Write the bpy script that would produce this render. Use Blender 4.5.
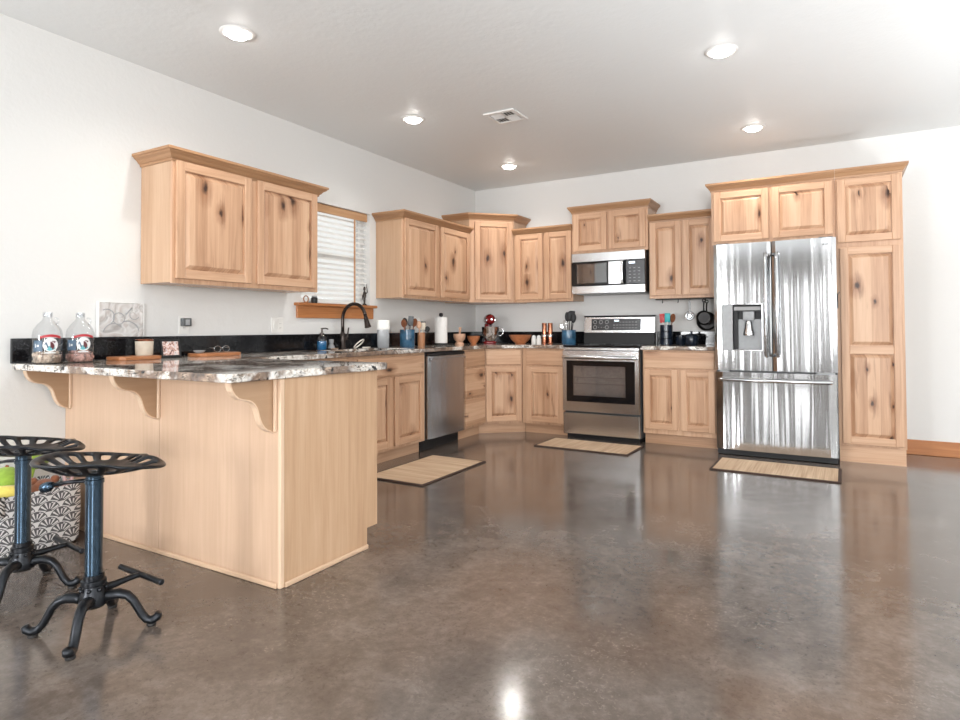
import bpy, bmesh, math, random
from mathutils import Vector, Matrix
random.seed(4)
PI = math.pi
scene = bpy.context.scene
COL = scene.collection
for o in list(bpy.data.objects):
    bpy.data.objects.remove(o)

# ------------------------------------------------------------------ camera
CAM = (3.7507, -6.348, 1.0857); YAW, PITCH, ROLL = 0.5268, 0.0217, -0.0049
def cam_basis():
    cy, sy, cp, sp = math.cos(YAW), math.sin(YAW), math.cos(PITCH), math.sin(PITCH)
    cr, sr = math.cos(ROLL), math.sin(ROLL)
    r = Vector((cy, sy, 0)); f = Vector((-sy, cy, 0)); u = Vector((0, 0, 1))
    f2 = f*cp + u*sp; u2 = u*cp - f*sp
    return r*cr + u2*sr, u2*cr - r*sr, f2
R_, U_, F_ = cam_basis()
cd = bpy.data.cameras.new('camera'); cam = bpy.data.objects.new('camera', cd); COL.objects.link(cam)
cd.sensor_fit = 'HORIZONTAL'; cd.sensor_width = 36; cd.lens = 611.875/960*36
cd.shift_y = -45.04/960; cd.clip_start = .05
cam.matrix_world = Matrix(((R_.x, U_.x, -F_.x, CAM[0]), (R_.y, U_.y, -F_.y, CAM[1]), (R_.z, U_.z, -F_.z, CAM[2]), (0, 0, 0, 1)))
scene.camera = cam

# ------------------------------------------------------------------ world, daylight, exposure
vs = scene.view_settings
vs.view_transform = 'Standard'; vs.look = 'None'; vs.gamma = 1; vs.use_curve_mapping = False
vs.exposure = -0.06
w = bpy.data.worlds.new('world'); scene.world = w; w.use_nodes = True
bg = w.node_tree.nodes['Background']; bg.inputs[0].default_value = (1, .985, .96, 1); bg.inputs[1].default_value = 1.1
def window_light(name, loc, rot, sx, sz, power, color=(.98, .99, 1)):
    l = bpy.data.lights.new(name, 'AREA'); l.shape = 'RECTANGLE'; l.size = sx; l.size_y = sz
    l.energy = power; l.color = color
    o = bpy.data.objects.new(name, l); COL.objects.link(o); o.location = loc; o.rotation_euler = rot
    return o
# openings of the south and east walls: (centre, width, bottom, top)
SOUTH = [(.6, .8, .6, 2.15), (2.35, .30, .1, 2.15), (3.45, .30, .1, 2.15), (5.5, 1.5, .6, 2.15)]
EAST = [(-2.6, 1.5, .75, 2.15), (-5.2, 1.5, .75, 2.15), (-8.0, 1.5, .75, 2.15)]
WEST = [(-7.6, 1.6, .75, 2.15)]
UP = math.radians(40)      # window lights tilted upwards to put more light on the ceiling
YS, XE, HC = -10.4, 7.4, 2.743
for i, (c, ww, z0, z1) in enumerate(SOUTH):
    window_light('daylight', (c, YS+.35, (z0+z1)/2), (PI/2+UP*.6, 0, 0), ww, z1-z0, (24 if ww < .5 else 135)*ww*(z1-z0))
for i, (c, ww, z0, z1) in enumerate(EAST):
    window_light('daylight', (XE-.35, c, (z0+z1)/2), (PI/2+UP, 0, PI/2), ww, z1-z0, 9*ww*(z1-z0))
for i, (c, ww, z0, z1) in enumerate(WEST):
    window_light('daylight', (.35, c, (z0+z1)/2), (PI/2+UP, 0, -PI/2), ww, z1-z0, 18*ww*(z1-z0), (.75, .88, 1))
# unseen lamps added to brighten the ceiling: low, behind and beside the camera
for x, y, p in ((5.2, -7.2, .85), (6.6, -4.3, 1.5), (5.9, -2.5, .8)):
    l = bpy.data.lights.new('ceiling_fill', 'SPOT'); l.energy = 215*p; l.spot_size = math.radians(138); l.spot_blend = .35
    l.shadow_soft_size = .25; l.color = (.94, .975, 1)
    o = bpy.data.objects.new('ceiling_fill', l); COL.objects.link(o); o.location = (x, y, .45); o.rotation_euler = (PI, 0, 0)
LAMP_POWER = 13

# ------------------------------------------------------------------ node helpers
class NT:
    def __init__(s, name):
        s.m = bpy.data.materials.new(name); s.m.use_nodes = True
        s.t = s.m.node_tree; s.b = s.t.nodes['Principled BSDF']; s.out = s.t.nodes['Material Output']
    def n(s, typ, **kw):
        x = s.t.nodes.new(typ)
        for k, v in kw.items(): setattr(x, k, v)
        return x
    def l(s, a, b): s.t.links.new(a, b)
    def put(s, sock, v):
        if v is None: return
        if isinstance(v, bpy.types.NodeSocket): s.l(v, sock)
        else:
            if sock.type == 'RGBA' and len(v) == 3: v = (*v, 1)
            sock.default_value = v
    def math(s, op, a, b=None, c=None, clamp=False):
        x = s.n('ShaderNodeMath', operation=op, use_clamp=clamp)
        for i, v in enumerate((a, b, c)):
            if v is not None: s.put(x.inputs[i], v)
        return x.outputs[0]
    def coords(s): return s.n('ShaderNodeTexCoord').outputs['Object']
    def sep(s, v):
        x = s.n('ShaderNodeSeparateXYZ'); s.l(v, x.inputs[0]); return x.outputs
    def comb(s, x, y, z):
        c = s.n('ShaderNodeCombineXYZ')
        for i, v in enumerate((x, y, z)): s.put(c.inputs[i], v)
        return c.outputs[0]
    def noise(s, vec, scale=5, detail=4, rough=.5, dist=0):
        x = s.n('ShaderNodeTexNoise'); s.put(x.inputs['Vector'], vec)
        x.inputs['Scale'].default_value = scale; x.inputs['Detail'].default_value = detail
        x.inputs['Roughness'].default_value = rough; x.inputs['Distortion'].default_value = dist
        return x.outputs[0]
    def voro(s, vec, scale=5, rnd=1, feature='F1', dims='3D'):
        x = s.n('ShaderNodeTexVoronoi', feature=feature, voronoi_dimensions=dims); s.put(x.inputs['Vector'], vec)
        x.inputs['Scale'].default_value = scale; x.inputs['Randomness'].default_value = rnd
        return x.outputs
    def ramp(s, f, stops, interp='LINEAR'):
        x = s.n('ShaderNodeValToRGB'); s.put(x.inputs[0], f); cr = x.color_ramp; cr.interpolation = interp
        while len(cr.elements) < len(stops): cr.elements.new(.5)
        for e, (p, c) in zip(cr.elements, stops):
            e.position = p; e.color = (*c, 1) if not isinstance(c, (int, float)) else (c, c, c, 1)
        return x.outputs[0]
    def mix(s, f, a, b, blend='MIX'):
        x = s.n('ShaderNodeMix', data_type='RGBA', blend_type=blend)
        s.put(x.inputs[0], f); s.put(x.inputs[6], a); s.put(x.inputs[7], b)
        return x.outputs[2]
    def bump(s, h, strength=.3, dist=.01):
        x = s.n('ShaderNodeBump'); x.inputs['Strength'].default_value = strength; x.inputs['Distance'].default_value = dist
        s.l(h, x.inputs['Height']); s.l(x.outputs[0], s.b.inputs['Normal'])
    def set(s, **kw):
        names = dict(color='Base Color', rough='Roughness', metal='Metallic', spec='Specular IOR Level', coat='Coat Weight',
                     coatr='Coat Roughness', emit='Emission Color', es='Emission Strength', trans='Transmission Weight', ior='IOR',
                     alpha='Alpha', sheen='Sheen Weight', aniso='Anisotropic')
        for k, v in kw.items(): s.put(s.b.inputs[names[k]], v)
        return s.m

def plain(name, color, rough=.5, metal=0, spec=.5, noise_amt=.06, noise_scale=40, **kw):
    t = NT(name); v = t.noise(t.coords(), noise_scale, 3)
    lo = tuple(max(0, c*(1-noise_amt)) for c in color); hi = tuple(min(1, c*(1+noise_amt)) for c in color)
    return t.set(color=t.ramp(v, [(.3, lo), (.7, hi)]), rough=rough, metal=metal, spec=spec, **kw)

def wood(name, base, dark, light, horiz=False, knots=True, strips=.085, rough=.36, grain=1.0, tone=.34):
    """boards with long grain, glued-up strips of differing tone and (optionally) dark knots"""
    t = NT(name); X, Y, Z = t.sep(t.coords())
    rnd = t.n('ShaderNodeObjectInfo').outputs['Random']
    off = t.math('MULTIPLY', rnd, 37.0)
    a = t.math('ADD', X, Y)
    across, along = (Z, a) if horiz else (a, Z)
    across = t.math('ADD', across, off); along = t.math('ADD', along, t.math('MULTIPLY', rnd, 11.0))
    wob = t.noise(t.comb(t.math('MULTIPLY', across, 4), t.math('MULTIPLY', along, 1.3), off), 1.5, 2)
    acw = t.math('ADD', across, t.math('MULTIPLY', t.math('SUBTRACT', wob, .5), .03))
    # strips
    sid = t.math('FLOOR', t.math('DIVIDE', across, strips))
    wn = t.n('ShaderNodeTexWhiteNoise', noise_dimensions='1D'); t.l(sid, wn.inputs['W'])
    v = t.comb(t.math('MULTIPLY', acw, 60), t.math('MULTIPLY', along, 2.2), t.math('MULTIPLY', sid, 3.1))
    g = t.noise(v, 1.0, 5, .6, .6)
    v2 = t.comb(t.math('MULTIPLY', acw, 14), t.math('MULTIPLY', along, .9), t.math('MULTIPLY', sid, 1.7))
    g2 = t.noise(v2, 1.0, 3, .5, 1.2)
    fac = t.math('ADD', t.math('MULTIPLY', g, .5*grain), t.math('ADD', t.math('MULTIPLY', g2, .45*grain), t.math('MULTIPLY', t.math('SUBTRACT', wn.outputs[0], .5), tone)))
    col = t.ramp(fac, [(.22, dark), (.5, base), (.78, light)])
    if knots:
        wr = t.noise(t.comb(t.math('MULTIPLY', across, 28), t.math('MULTIPLY', along, 14), off), 1.0, 3, .6)
        wr2 = t.noise(t.comb(t.math('MULTIPLY', across, 26), t.math('MULTIPLY', along, 12), t.math('ADD', off, 9)), 1.0, 3, .6)
        kx = t.math('MULTIPLY_ADD', t.math('SUBTRACT', wr, .5), .16, t.math('MULTIPLY', acw, 6.2))
        kz = t.math('MULTIPLY_ADD', t.math('SUBTRACT', wr2, .5), .22, t.math('MULTIPLY', along, 3.0))
        vo = t.voro(t.comb(kx, kz, off), 1.0, 1, 'F1', '2D')
        cr = t.sep(vo['Color'])
        gate = t.math('GREATER_THAN', cr[0], .45)
        size = t.math('MULTIPLY_ADD', t.math('POWER', cr[1], 1.4), .12, .055)
        kd = t.math('DIVIDE', vo['Distance'], size)
        core = t.math('MULTIPLY', gate, t.ramp(kd, [(.35, 1), (1.0, 0)]))
        halo = t.math('MULTIPLY', gate, t.ramp(t.math('MULTIPLY', kd, .36), [(.25, .75), (1.0, 0)]))
        col = t.mix(halo, col, (dark[0]*.70, dark[1]*.58, dark[2]*.50))
        # dark mineral streaks along the grain, mostly trailing from the knots
        st = t.noise(t.comb(t.math('MULTIPLY', acw, 24), t.math('MULTIPLY', along, 1.5), t.math('ADD', off, 5)), 1, 4, .6, 1.0)
        near = t.math('MULTIPLY', gate, t.ramp(vo['Distance'], [(.1, 1), (.42, 0)]))
        sk = t.math('ADD', t.ramp(st, [(.66, 0), (.74, .5)]), t.math('MULTIPLY', near, t.ramp(st, [(.50, 0), (.60, .6)])), clamp=True)
        col = t.mix(sk, col, (dark[0]*.42, dark[1]*.30, dark[2]*.24))
        col = t.mix(core, col, (.045, .02, .012))
    t.bump(g, .06, .002)
    return t.set(color=col, rough=rough, spec=.4)

M = {}
WB, WD, WL = (.57, .35, .22), (.40, .22, .125), (.67, .45, .30)
M['wood'] = wood('knotty_alder', WB, WD, WL)
M['woodh'] = wood('knotty_alder_rail', WB, WD, WL, horiz=True)
M['woodp'] = wood('alder_frame', WB, WD, WL, knots=False, strips=.3, tone=.15)
M['woodph'] = wood('alder_frame_rail', WB, WD, WL, horiz=True, knots=False, strips=.3, tone=.15)
M['side'] = wood('alder_side_veneer', (.57, .38, .25), (.47, .295, .18), (.65, .46, .32), knots=False, strips=.25, tone=.12, grain=.8, rough=.24)
M['crown'] = wood('alder_crown', (.41, .23, .12), (.31, .16, .08), (.48, .285, .16), horiz=True, knots=False, strips=.4, tone=.1)
M['veneer'] = wood('birch_veneer', (.62, .435, .31), (.53, .355, .24), (.69, .505, .375), knots=False, strips=.21, tone=.16, grain=.75, rough=.45)
M['veneer_end'] = wood('maple_end_veneer', (.52, .335, .205), (.42, .255, .15), (.60, .405, .265), knots=False, strips=.32, tone=.1, grain=1.1, rough=.42)
M['veneerh'] = wood('birch_veneer_trim', (.62, .43, .29), (.54, .36, .23), (.68, .49, .35), horiz=True, knots=False, strips=.5, tone=.05, rough=.4)
M['veneerl'] = wood('birch_edge', (.72, .53, .38), (.64, .44, .30), (.78, .60, .45), knots=False, strips=.5, tone=.05, rough=.4)
M['corbel'] = wood('corbel_wood', (.50, .335, .215), (.42, .265, .16), (.57, .40, .27), horiz=True, knots=False, strips=.4, tone=.1, grain=.6)
M['trim'] = wood('stained_pine', (.46, .185, .065), (.32, .11, .035), (.58, .27, .11), horiz=True, knots=False, strips=.5, tone=.1)
M['valance'] = wood('valance_wood', (.52, .30, .16), (.42, .22, .10), (.6, .38, .22), horiz=True, knots=False, strips=.5, tone=.1)

def make_wall(name, col, scale, strength, rough):
    t = NT(name); c = t.coords()
    n1 = t.noise(c, scale, 3, .6); n2 = t.noise(c, scale*.35, 2)
    t.bump(t.math('ADD', n1, n2), strength, .006)
    v = t.noise(c, .8, 2)
    return t.set(color=t.ramp(v, [(.3, tuple(x*.985 for x in col)), (.7, col)]), rough=rough, spec=.3)
M['wall'] = make_wall('painted_drywall', (.735, .73, .715), 42, .18, .55)
M['wall_dark'] = make_wall('darkened_drywall', (.22, .20, .185), 42, .18, .6)  # unseen wall, its colour darkened to dim the reflections in the steel
M['ceil'] = make_wall('painted_ceiling', (.81, .825, .825), 30, .28, .42)
M['white'] = plain('white_paint', (.82, .81, .79), .4, noise_amt=.01)
M['plastic'] = plain('white_plastic', (.80, .79, .76), .35, noise_amt=.01)

def make_floor():
    t = NT('stained_concrete'); c = t.coords()
    a = t.noise(c, 1.6, 6, .62, .5); b = t.noise(c, 6.5, 6, .68, .8); d = t.noise(c, 26, 5, .75)
    f = t.math('ADD', t.math('MULTIPLY', a, .42), t.math('ADD', t.math('MULTIPLY', b, .30), t.math('MULTIPLY', d, .28)))
    col = t.ramp(f, [(.36, (.064, .048, .039)), (.5, (.116, .092, .077)), (.64, (.195, .163, .142))])
    sc = t.noise(c, 60, 3, .7, .5); sg = t.noise(c, 2.4, 4, .6, .6)
    col = t.mix(t.math('MULTIPLY', t.ramp(sc, [(.55, 0), (.66, 1)]), t.ramp(sg, [(.5, 0), (.62, .45)])), col, (.30, .255, .22))
    col = t.mix(t.math('MULTIPLY', t.ramp(sc, [(.36, 1), (.45, 0)]), t.ramp(sg, [(.42, .5), (.55, 0)])), col, (.05, .037, .03))
    r = t.ramp(b, [(.3, .12), (.7, .20)])
    t.bump(t.math('ADD', t.math('MULTIPLY', a, 1.0), t.math('MULTIPLY', b, .25)), .035, .02)
    return t.set(color=col, rough=r, spec=.55, coat=.35, coatr=.12)
M['floor'] = make_floor()

def make_granite():
    t = NT('granite'); c = t.coords()
    big = t.noise(c, 2.6, 4, .55, 1.5); mid = t.noise(c, 11, 5, .65, .8); fine = t.noise(c, 55, 4, .6)
    col = t.ramp(fine, [(.35, (.42, .36, .30)), (.5, (.74, .70, .65)), (.65, (.84, .82, .79))])
    col = t.mix(t.ramp(big, [(.455, 0), (.535, .9)]), col, t.ramp(mid, [(.38, (.05, .028, .02)), (.52, (.19, .115, .075)), (.66, (.50, .37, .27))]))  # brown swaths of the stone, spread to also carry dark reflections on top
    vo = t.voro(t.mix(.12, c, t.n('ShaderNodeTexNoise').outputs[1]), 18, 1, 'DISTANCE_TO_EDGE')
    gate = t.ramp(mid, [(.5, 0), (.58, 1)])
    vein = t.math('MULTIPLY', gate, t.ramp(vo[0], [(.02, 1), (.10, 0)]))
    col = t.mix(vein, col, (.015, .013, .013))
    blot = t.ramp(t.noise(c, 24, 3, .5, .6), [(.62, 0), (.68, 1)])
    col = t.mix(blot, col, (.02, .018, .018))
    return t.set(color=col, rough=.06, spec=.55)
M['granite'] = make_granite()
def make_black_granite():
    t = NT('black_granite'); c = t.coords(); f = t.noise(c, 140, 3, .6)
    return t.set(color=t.ramp(f, [(.55, (.006, .006, .007)), (.72, (.04, .04, .045))]), rough=.09, spec=.35)
M['blackg'] = make_black_granite()

def make_steel(name, col, rough, wx, wz, strength, detail=2):
    t = NT(name); X, Y, Z = t.sep(t.coords())
    u = t.math('ADD', X, Y)
    wv = t.noise(t.comb(t.math('MULTIPLY', u, wx), t.math('MULTIPLY', Z, wz), 0.0), 1, detail, .5, .4)
    br = t.noise(t.comb(t.math('MULTIPLY', u, 3), t.math('MULTIPLY', Z, 400), 0.0), 1, 2)
    t.bump(wv, strength, .02)
    return t.set(color=col, metal=1.0, rough=t.math('ADD', rough, t.math('MULTIPLY', br, .06)))
M['fridge'] = make_steel('fridge_steel', (.46, .465, .47), .085, 12, .33, .22, 1)
M['steel'] = make_steel('brushed_steel', (.58, .58, .58), .19, 5, 1.2, .12)
M['dw'] = make_steel('dishwasher_steel', (.42, .42, .43), .22, 7, .8, .2)
M['chrome'] = plain('polished_metal', (.72, .72, .73), .12, 1, noise_amt=.02)
M['handle'] = plain('handle_steel', (.50, .51, .52), .2, 1, noise_amt=.03)
M['black'] = plain('black_plastic', (.010, .010, .011), .45, spec=.35)
M['blackgloss'] = plain('black_glass', (.006, .006, .007), .06, spec=.5)
M['ctrl'] = plain('control_panel', (.03, .03, .033), .25)
M['mark'] = plain('panel_print', (.30, .30, .30), .4)
M['grey'] = plain('grey_plastic', (.33, .34, .35), .35)
M['darkgrey'] = plain('dark_grey_plastic', (.09, .095, .10), .4)
M['iron'] = plain('cast_iron', (.020, .022, .026), .30, .7, noise_amt=.25, noise_scale=60)
M['pole'] = plain('blued_steel', (.05, .08, .115), .22, .92, noise_amt=.15)
M['rubber'] = plain('dark_rubber', (.02, .018, .017), .7)
M['bronze'] = plain('oil_rubbed_bronze', (.05, .04, .036), .25, .85)
M['pan'] = plain('seasoned_iron', (.018, .016, .016), .42, .4, noise_amt=.2)
M['blue'] = plain('blue_glaze', (.03, .095, .17), .18, noise_amt=.35, noise_scale=18)
M['navy'] = plain('dark_blue_glaze', (.012, .018, .03), .15, noise_amt=.3)
M['red'] = plain('red_enamel', (.22, .012, .014), .12, coat=.5)
M['redp'] = plain('red_silicone', (.50, .02, .02), .4)
M['teal'] = plain('teal_silicone', (.02, .42, .46), .4)
M['copper'] = plain('copper_metal', (.36, .145, .085), .22, 1, noise_amt=.1)
M['terra'] = plain('orange_brown_wood', (.42, .15, .06), .35, noise_amt=.25, noise_scale=25)
M['pinkw'] = plain('pale_rose_wood', (.60, .36, .24), .4, noise_amt=.12)
M['boardw'] = wood('cutting_board', (.36, .14, .055), (.24, .08, .03), (.46, .21, .09), horiz=True, knots=False, strips=.05, tone=.3)
M['cylw'] = wood('wood_crock', (.42, .2, .10), (.30, .13, .06), (.5, .27, .14), knots=False, strips=.03, tone=.3)
M['paper'] = plain('paper_towel', (.83, .82, .80), .85, noise_amt=.02)
M['candle'] = plain('cream_wax', (.62, .55, .45), .5, noise_amt=.05)
M['rope'] = plain('white_cotton', (.74, .70, .64), .8)
M['green'] = plain('green_plush', (.27, .42, .05), .9, noise_amt=.15, sheen=.3)
M['yellow'] = plain('yellow_plush', (.72, .60, .13), .9, noise_amt=.12, sheen=.3)
M['brown'] = plain('brown_plush', (.20, .065, .025), .9, noise_amt=.3, sheen=.3)
M['pink'] = plain('pink_plush', (.62, .42, .42), .9, noise_amt=.15)
M['orange'] = plain('orange_plush', (.66, .33, .10), .9, noise_amt=.2)
M['coins'] = plain('mixed_coins', (.42, .33, .26), .35, .7, noise_amt=.5, noise_scale=70)
M['caps'] = plain('bottle_caps', (.45, .26, .22), .35, .4, noise_amt=.7, noise_scale=70)
M['lred'] = plain('label_red', (.42, .02, .03), .4); M['lwhite'] = plain('label_white', (.75, .76, .76), .4)
M['lteal'] = plain('label_teal', (.12, .38, .42), .4); M['lmaroon'] = plain('label_maroon', (.10, .012, .016), .4)
M['lblue'] = plain('label_blue', (.06, .11, .17), .4)
M['bluesoap'] = plain('blue_soap', (.02, .16, .36), .12, noise_amt=.1)
M['slat'] = plain('white_slat', (.86, .85, .83), .4, noise_amt=.01)

def make_glass(name, tint=(1, 1, 1), gloss=.12):
    t = NT(name); t.t.nodes.remove(t.b)
    tr = t.n('ShaderNodeBsdfTransparent'); tr.inputs[0].default_value = (*tint, 1)
    gl = t.n('ShaderNodeBsdfGlossy'); gl.inputs['Roughness'].default_value = .04
    fr = t.n('ShaderNodeLayerWeight'); fr.inputs[0].default_value = .25
    f = t.math('ADD', t.math('MULTIPLY', fr.outputs['Facing'], .35), gloss, clamp=True)
    mx = t.n('ShaderNodeMixShader'); t.l(f, mx.inputs[0]); t.l(tr.outputs[0], mx.inputs[1]); t.l(gl.outputs[0], mx.inputs[2])
    t.l(mx.outputs[0], t.out.inputs[0]); return t.m
M['glass'] = make_glass('clear_glass', (.93, .94, .95), .06)
M['ovenglass'] = make_glass('oven_glass', (.85, .85, .86), .16)
M['pane'] = make_glass('window_glass', (.97, .98, .98), .04)
M['frost'] = plain('clear_plastic', (.62, .64, .66), .2, trans=.6, noise_amt=.02)
M['ovenin'] = plain('oven_enamel', (.34, .32, .30), .35, noise_amt=.15)

def make_emit(name, col, s):
    t = NT(name); return t.set(color=col, emit=col, es=s)
M['lamp'] = make_emit('lamp_lens', (1, .965, .92), 34)
M['lcd'] = make_emit('lcd_digits', (.8, .9, 1), 1.2)

def make_mat_rug():
    t = NT('bamboo_weave'); X, Y, Z = t.sep(t.coords())
    s = t.noise(t.comb(t.math('MULTIPLY', X, 90), t.math('MULTIPLY', Y, 2), 0.0), 1, 3)
    s2 = t.noise(t.comb(t.math('MULTIPLY', X, 12), t.math('MULTIPLY', Y, 1), 0.0), 1, 2)
    f = t.math('ADD', t.math('MULTIPLY', s, .6), t.math('MULTIPLY', s2, .4))
    t.bump(s, .3, .003)
    return t.set(color=t.ramp(f, [(.35, (.38, .25, .155)), (.65, (.60, .45, .31))]), rough=.75)
M['rug'] = make_mat_rug()
M['rugedge'] = plain('dark_rug_border', (.045, .022, .014), .8)

def make_scallop():
    t = NT('scallop_fabric'); X, Y, Z = t.sep(t.coords())
    W = .108
    u = t.math('DIVIDE', t.math('ADD', X, Y), W); v = t.math('DIVIDE', t.math('ADD', Z, .003), W)
    row = t.math('FLOOR', t.math('DIVIDE', v, .36))
    half = t.math('MULTIPLY', t.math('FRACT', t.math('MULTIPLY', row, .5)), 1.0)
    x = t.math('SUBTRACT', t.math('FRACT', t.math('ADD', u, half)), .5)
    y = t.math('MULTIPLY', t.math('FRACT', t.math('DIVIDE', v, .36)), .36)
    def fan(px, py):
        d = t.math('SQRT', t.math('ADD', t.math('MULTIPLY', px, px), t.math('MULTIPLY', py, py)))
        ang = t.math('ARCTAN2', px, py)
        spoke = t.math('GREATER_THAN', t.math('SINE', t.math('MULTIPLY', ang, 13)), .25)
        inner = t.math('LESS_THAN', d, .43)
        outer = t.math('GREATER_THAN', d, .13)
        edge = t.math('GREATER_THAN', d, .47)
        body = t.math('MULTIPLY', t.math('MULTIPLY', spoke, inner), outer)
        return d, t.math('MAXIMUM', body, edge)
    xb = t.math('SUBTRACT', t.math('ABSOLUTE', x), .5); yb = t.math('ADD', y, .36)
    dA, cA = fan(x, y); dB, cB = fan(xb, yb)
    useB = t.math('LESS_THAN', dB, .5)
    c = t.math('ADD', t.math('MULTIPLY', useB, cB), t.math('MULTIPLY', t.math('SUBTRACT', 1.0, useB), cA))
    return t.set(color=t.mix(c, (.10, .10, .105), (.66, .66, .66)), rough=.9)
M['scallop'] = make_scallop()
def make_tweed():
    t = NT('black_white_tweed'); X, Y, Z = t.sep(t.coords())
    wv = t.n('ShaderNodeTexWave', wave_type='BANDS', bands_direction='DIAGONAL'); t.l(t.coords(), wv.inputs['Vector'])
    wv.inputs['Scale'].default_value = 30; wv.inputs['Distortion'].default_value = 5; wv.inputs['Detail'].default_value = 3
    return t.set(color=t.ramp(wv.outputs[1], [(.4, (.03, .03, .03)), (.55, (.55, .53, .50))]), rough=.95)
M['tweed'] = make_tweed()
def make_art():
    t = NT('pale_relief_art'); c = t.coords()
    n = t.noise(c, 6, 2, .4, 2.5)
    t.bump(n, .6, .03)
    return t.set(color=t.ramp(n, [(.3, (.36, .34, .33)), (.45, (.62, .61, .60)), (.55, (.50, .46, .44)), (.7, (.70, .69, .68))]), rough=.4)
M['art'] = make_art()
def make_photo():
    t = NT('family_photo_print'); c = t.coords()
    n = t.noise(c, 45, 3, .6, 1.0)
    return t.set(color=t.ramp(n, [(.35, (.10, .05, .05)), (.48, (.60, .36, .30)), (.58, (.75, .70, .68)), (.7, (.25, .2, .22))]), rough=.2)
M['photo'] = make_photo()

# ------------------------------------------------------------------ mesh helpers
class MB:
    def __init__(s): s.bm = bmesh.new(); s.mi = 0; s.mats = []
    def use(s, m):
        m = M[m] if isinstance(m, str) else m
        if m not in s.mats: s.mats.append(m)
        s.mi = s.mats.index(m); return s
    def face(s, vs):
        try: f = s.bm.faces.new(vs)
        except ValueError: return None
        f.material_index = s.mi; return f
    def box(s, x0, x1, y0, y1, z0, z1, bev=0, seg=1):
        c = [s.bm.verts.new((x, y, z)) for x in (x0, x1) for y in (y0, y1) for z in (z0, z1)]
        fs = [s.face([c[i] for i in q]) for q in ((0, 1, 3, 2), (4, 6, 7, 5), (0, 4, 5, 1), (2, 3, 7, 6), (0, 2, 6, 4), (1, 5, 7, 3))]
        if bev:
            es = list({e for f in fs for e in f.edges})
            r = bmesh.ops.bevel(s.bm, geom=es, offset=bev, segments=seg, affect='EDGES', profile=.5)
            for f in r['faces']: f.material_index = s.mi
        return s
    def prism(s, poly, a0, a1, axis='z', caps=True):
        """extrude a 2D polygon. axis z: poly=(x,y); x: poly=(y,z); y: poly=(x,z)"""
        def P(p, a): return {'z': (p[0], p[1], a), 'x': (a, p[0], p[1]), 'y': (p[0], a, p[1])}[axis]
        A = [s.bm.verts.new(P(p, a0)) for p in poly]; B = [s.bm.verts.new(P(p, a1)) for p in poly]
        n = len(poly)
        for i in range(n): s.face([A[i], A[(i+1) % n], B[(i+1) % n], B[i]])
        if caps: s.face(A[::-1]); s.face(B)
        return s
    def lathe(s, prof, c=(0, 0, 0), seg=28, axis='z'):
        rings = []
        for r, z in prof:
            def P(a):
                x, y = r*math.cos(a), r*math.sin(a)
                return {'z': (c[0]+x, c[1]+y, c[2]+z), 'y': (c[0]+x, c[1]+z, c[2]+y), 'x': (c[0]+z, c[1]+x, c[2]+y)}[axis]
            rings.append([s.bm.verts.new(P(0))] if r < 1e-6 else [s.bm.verts.new(P(2*PI*i/seg)) for i in range(seg)])
        for a, b in zip(rings, rings[1:]):
            for i in range(seg):
                j = (i+1) % seg
                if len(a) == 1 and len(b) == 1: continue
                if len(a) == 1: s.face([a[0], b[i], b[j]])
                elif len(b) == 1: s.face([a[i], a[j], b[0]])
                else: s.face([a[i], a[j], b[j], b[i]])
        return s
    def tube(s, path, rad, seg=10, flat=1.0, caps=True):
        path = [Vector(p) for p in path]; n = len(path)
        rs = rad if isinstance(rad, (list, tuple)) else [rad]*n
        rings = []; prev = None
        for i, p in enumerate(path):
            d = (path[min(i+1, n-1)]-path[max(i-1, 0)]).normalized()
            if prev is None:
                up = Vector((0, 0, 1)) if abs(d.z) < .9 else Vector((1, 0, 0))
                x = d.cross(up).normalized()
            else:
                x = (prev - d*prev.dot(d)).normalized()
            prev = x; y = d.cross(x)
            rings.append([s.bm.verts.new(p + x*(rs[i]*math.cos(2*PI*k/seg)) + y*(rs[i]*flat*math.sin(2*PI*k/seg))) for k in range(seg)])
        for a, b in zip(rings, rings[1:]):
            for k in range(seg): s.face([a[k], a[(k+1) % seg], b[(k+1) % seg], b[k]])
        if caps: s.face(rings[0][::-1]); s.face(rings[-1])
        return s
    def ball(s, c, r, sc=(1, 1, 1), u=18, v=10, rot=None):
        m = Matrix.Translation(c) @ (rot.to_4x4() if rot else Matrix.Identity(4)) @ Matrix.Diagonal((sc[0], sc[1], sc[2], 1))
        g = bmesh.ops.create_uvsphere(s.bm, u_segments=u, v_segments=v, radius=r, matrix=m)
        for f in {f for vv in g['verts'] for f in vv.link_faces}: f.material_index = s.mi
        return s
    def build(s, name, mat=None, parent=None, loc=None, rotz=None, smooth=None, bevel=0, sub=0, solid=0):
        if mat is not None: s.use(mat)
        bmesh.ops.recalc_face_normals(s.bm, faces=s.bm.faces[:])
        me = bpy.data.meshes.new(name); s.bm.to_mesh(me); s.bm.free()
        for m in s.mats: me.materials.append(m)
        o = bpy.data.objects.new(name, me); COL.objects.link(o)
        if parent: o.parent = parent
        if loc: o.location = loc
        if rotz is not None: o.rotation_euler = (0, 0, rotz)
        if smooth:
            me.polygons.foreach_set('use_smooth', [True]*len(me.polygons))
            if smooth is not True: me.set_sharp_from_angle(angle=math.radians(smooth))
        if solid:
            md = o.modifiers.new('solid', 'SOLIDIFY'); md.thickness = solid; md.offset = 0
        if bevel:
            md = o.modifiers.new('bevel', 'BEVEL'); md.width = bevel; md.segments = 2; md.limit_method = 'ANGLE'; md.angle_limit = .6
        if sub:
            md = o.modifiers.new('sub', 'SUBSURF'); md.levels = sub; md.render_levels = sub
        return o
def mb(m): return MB().use(m)

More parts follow.
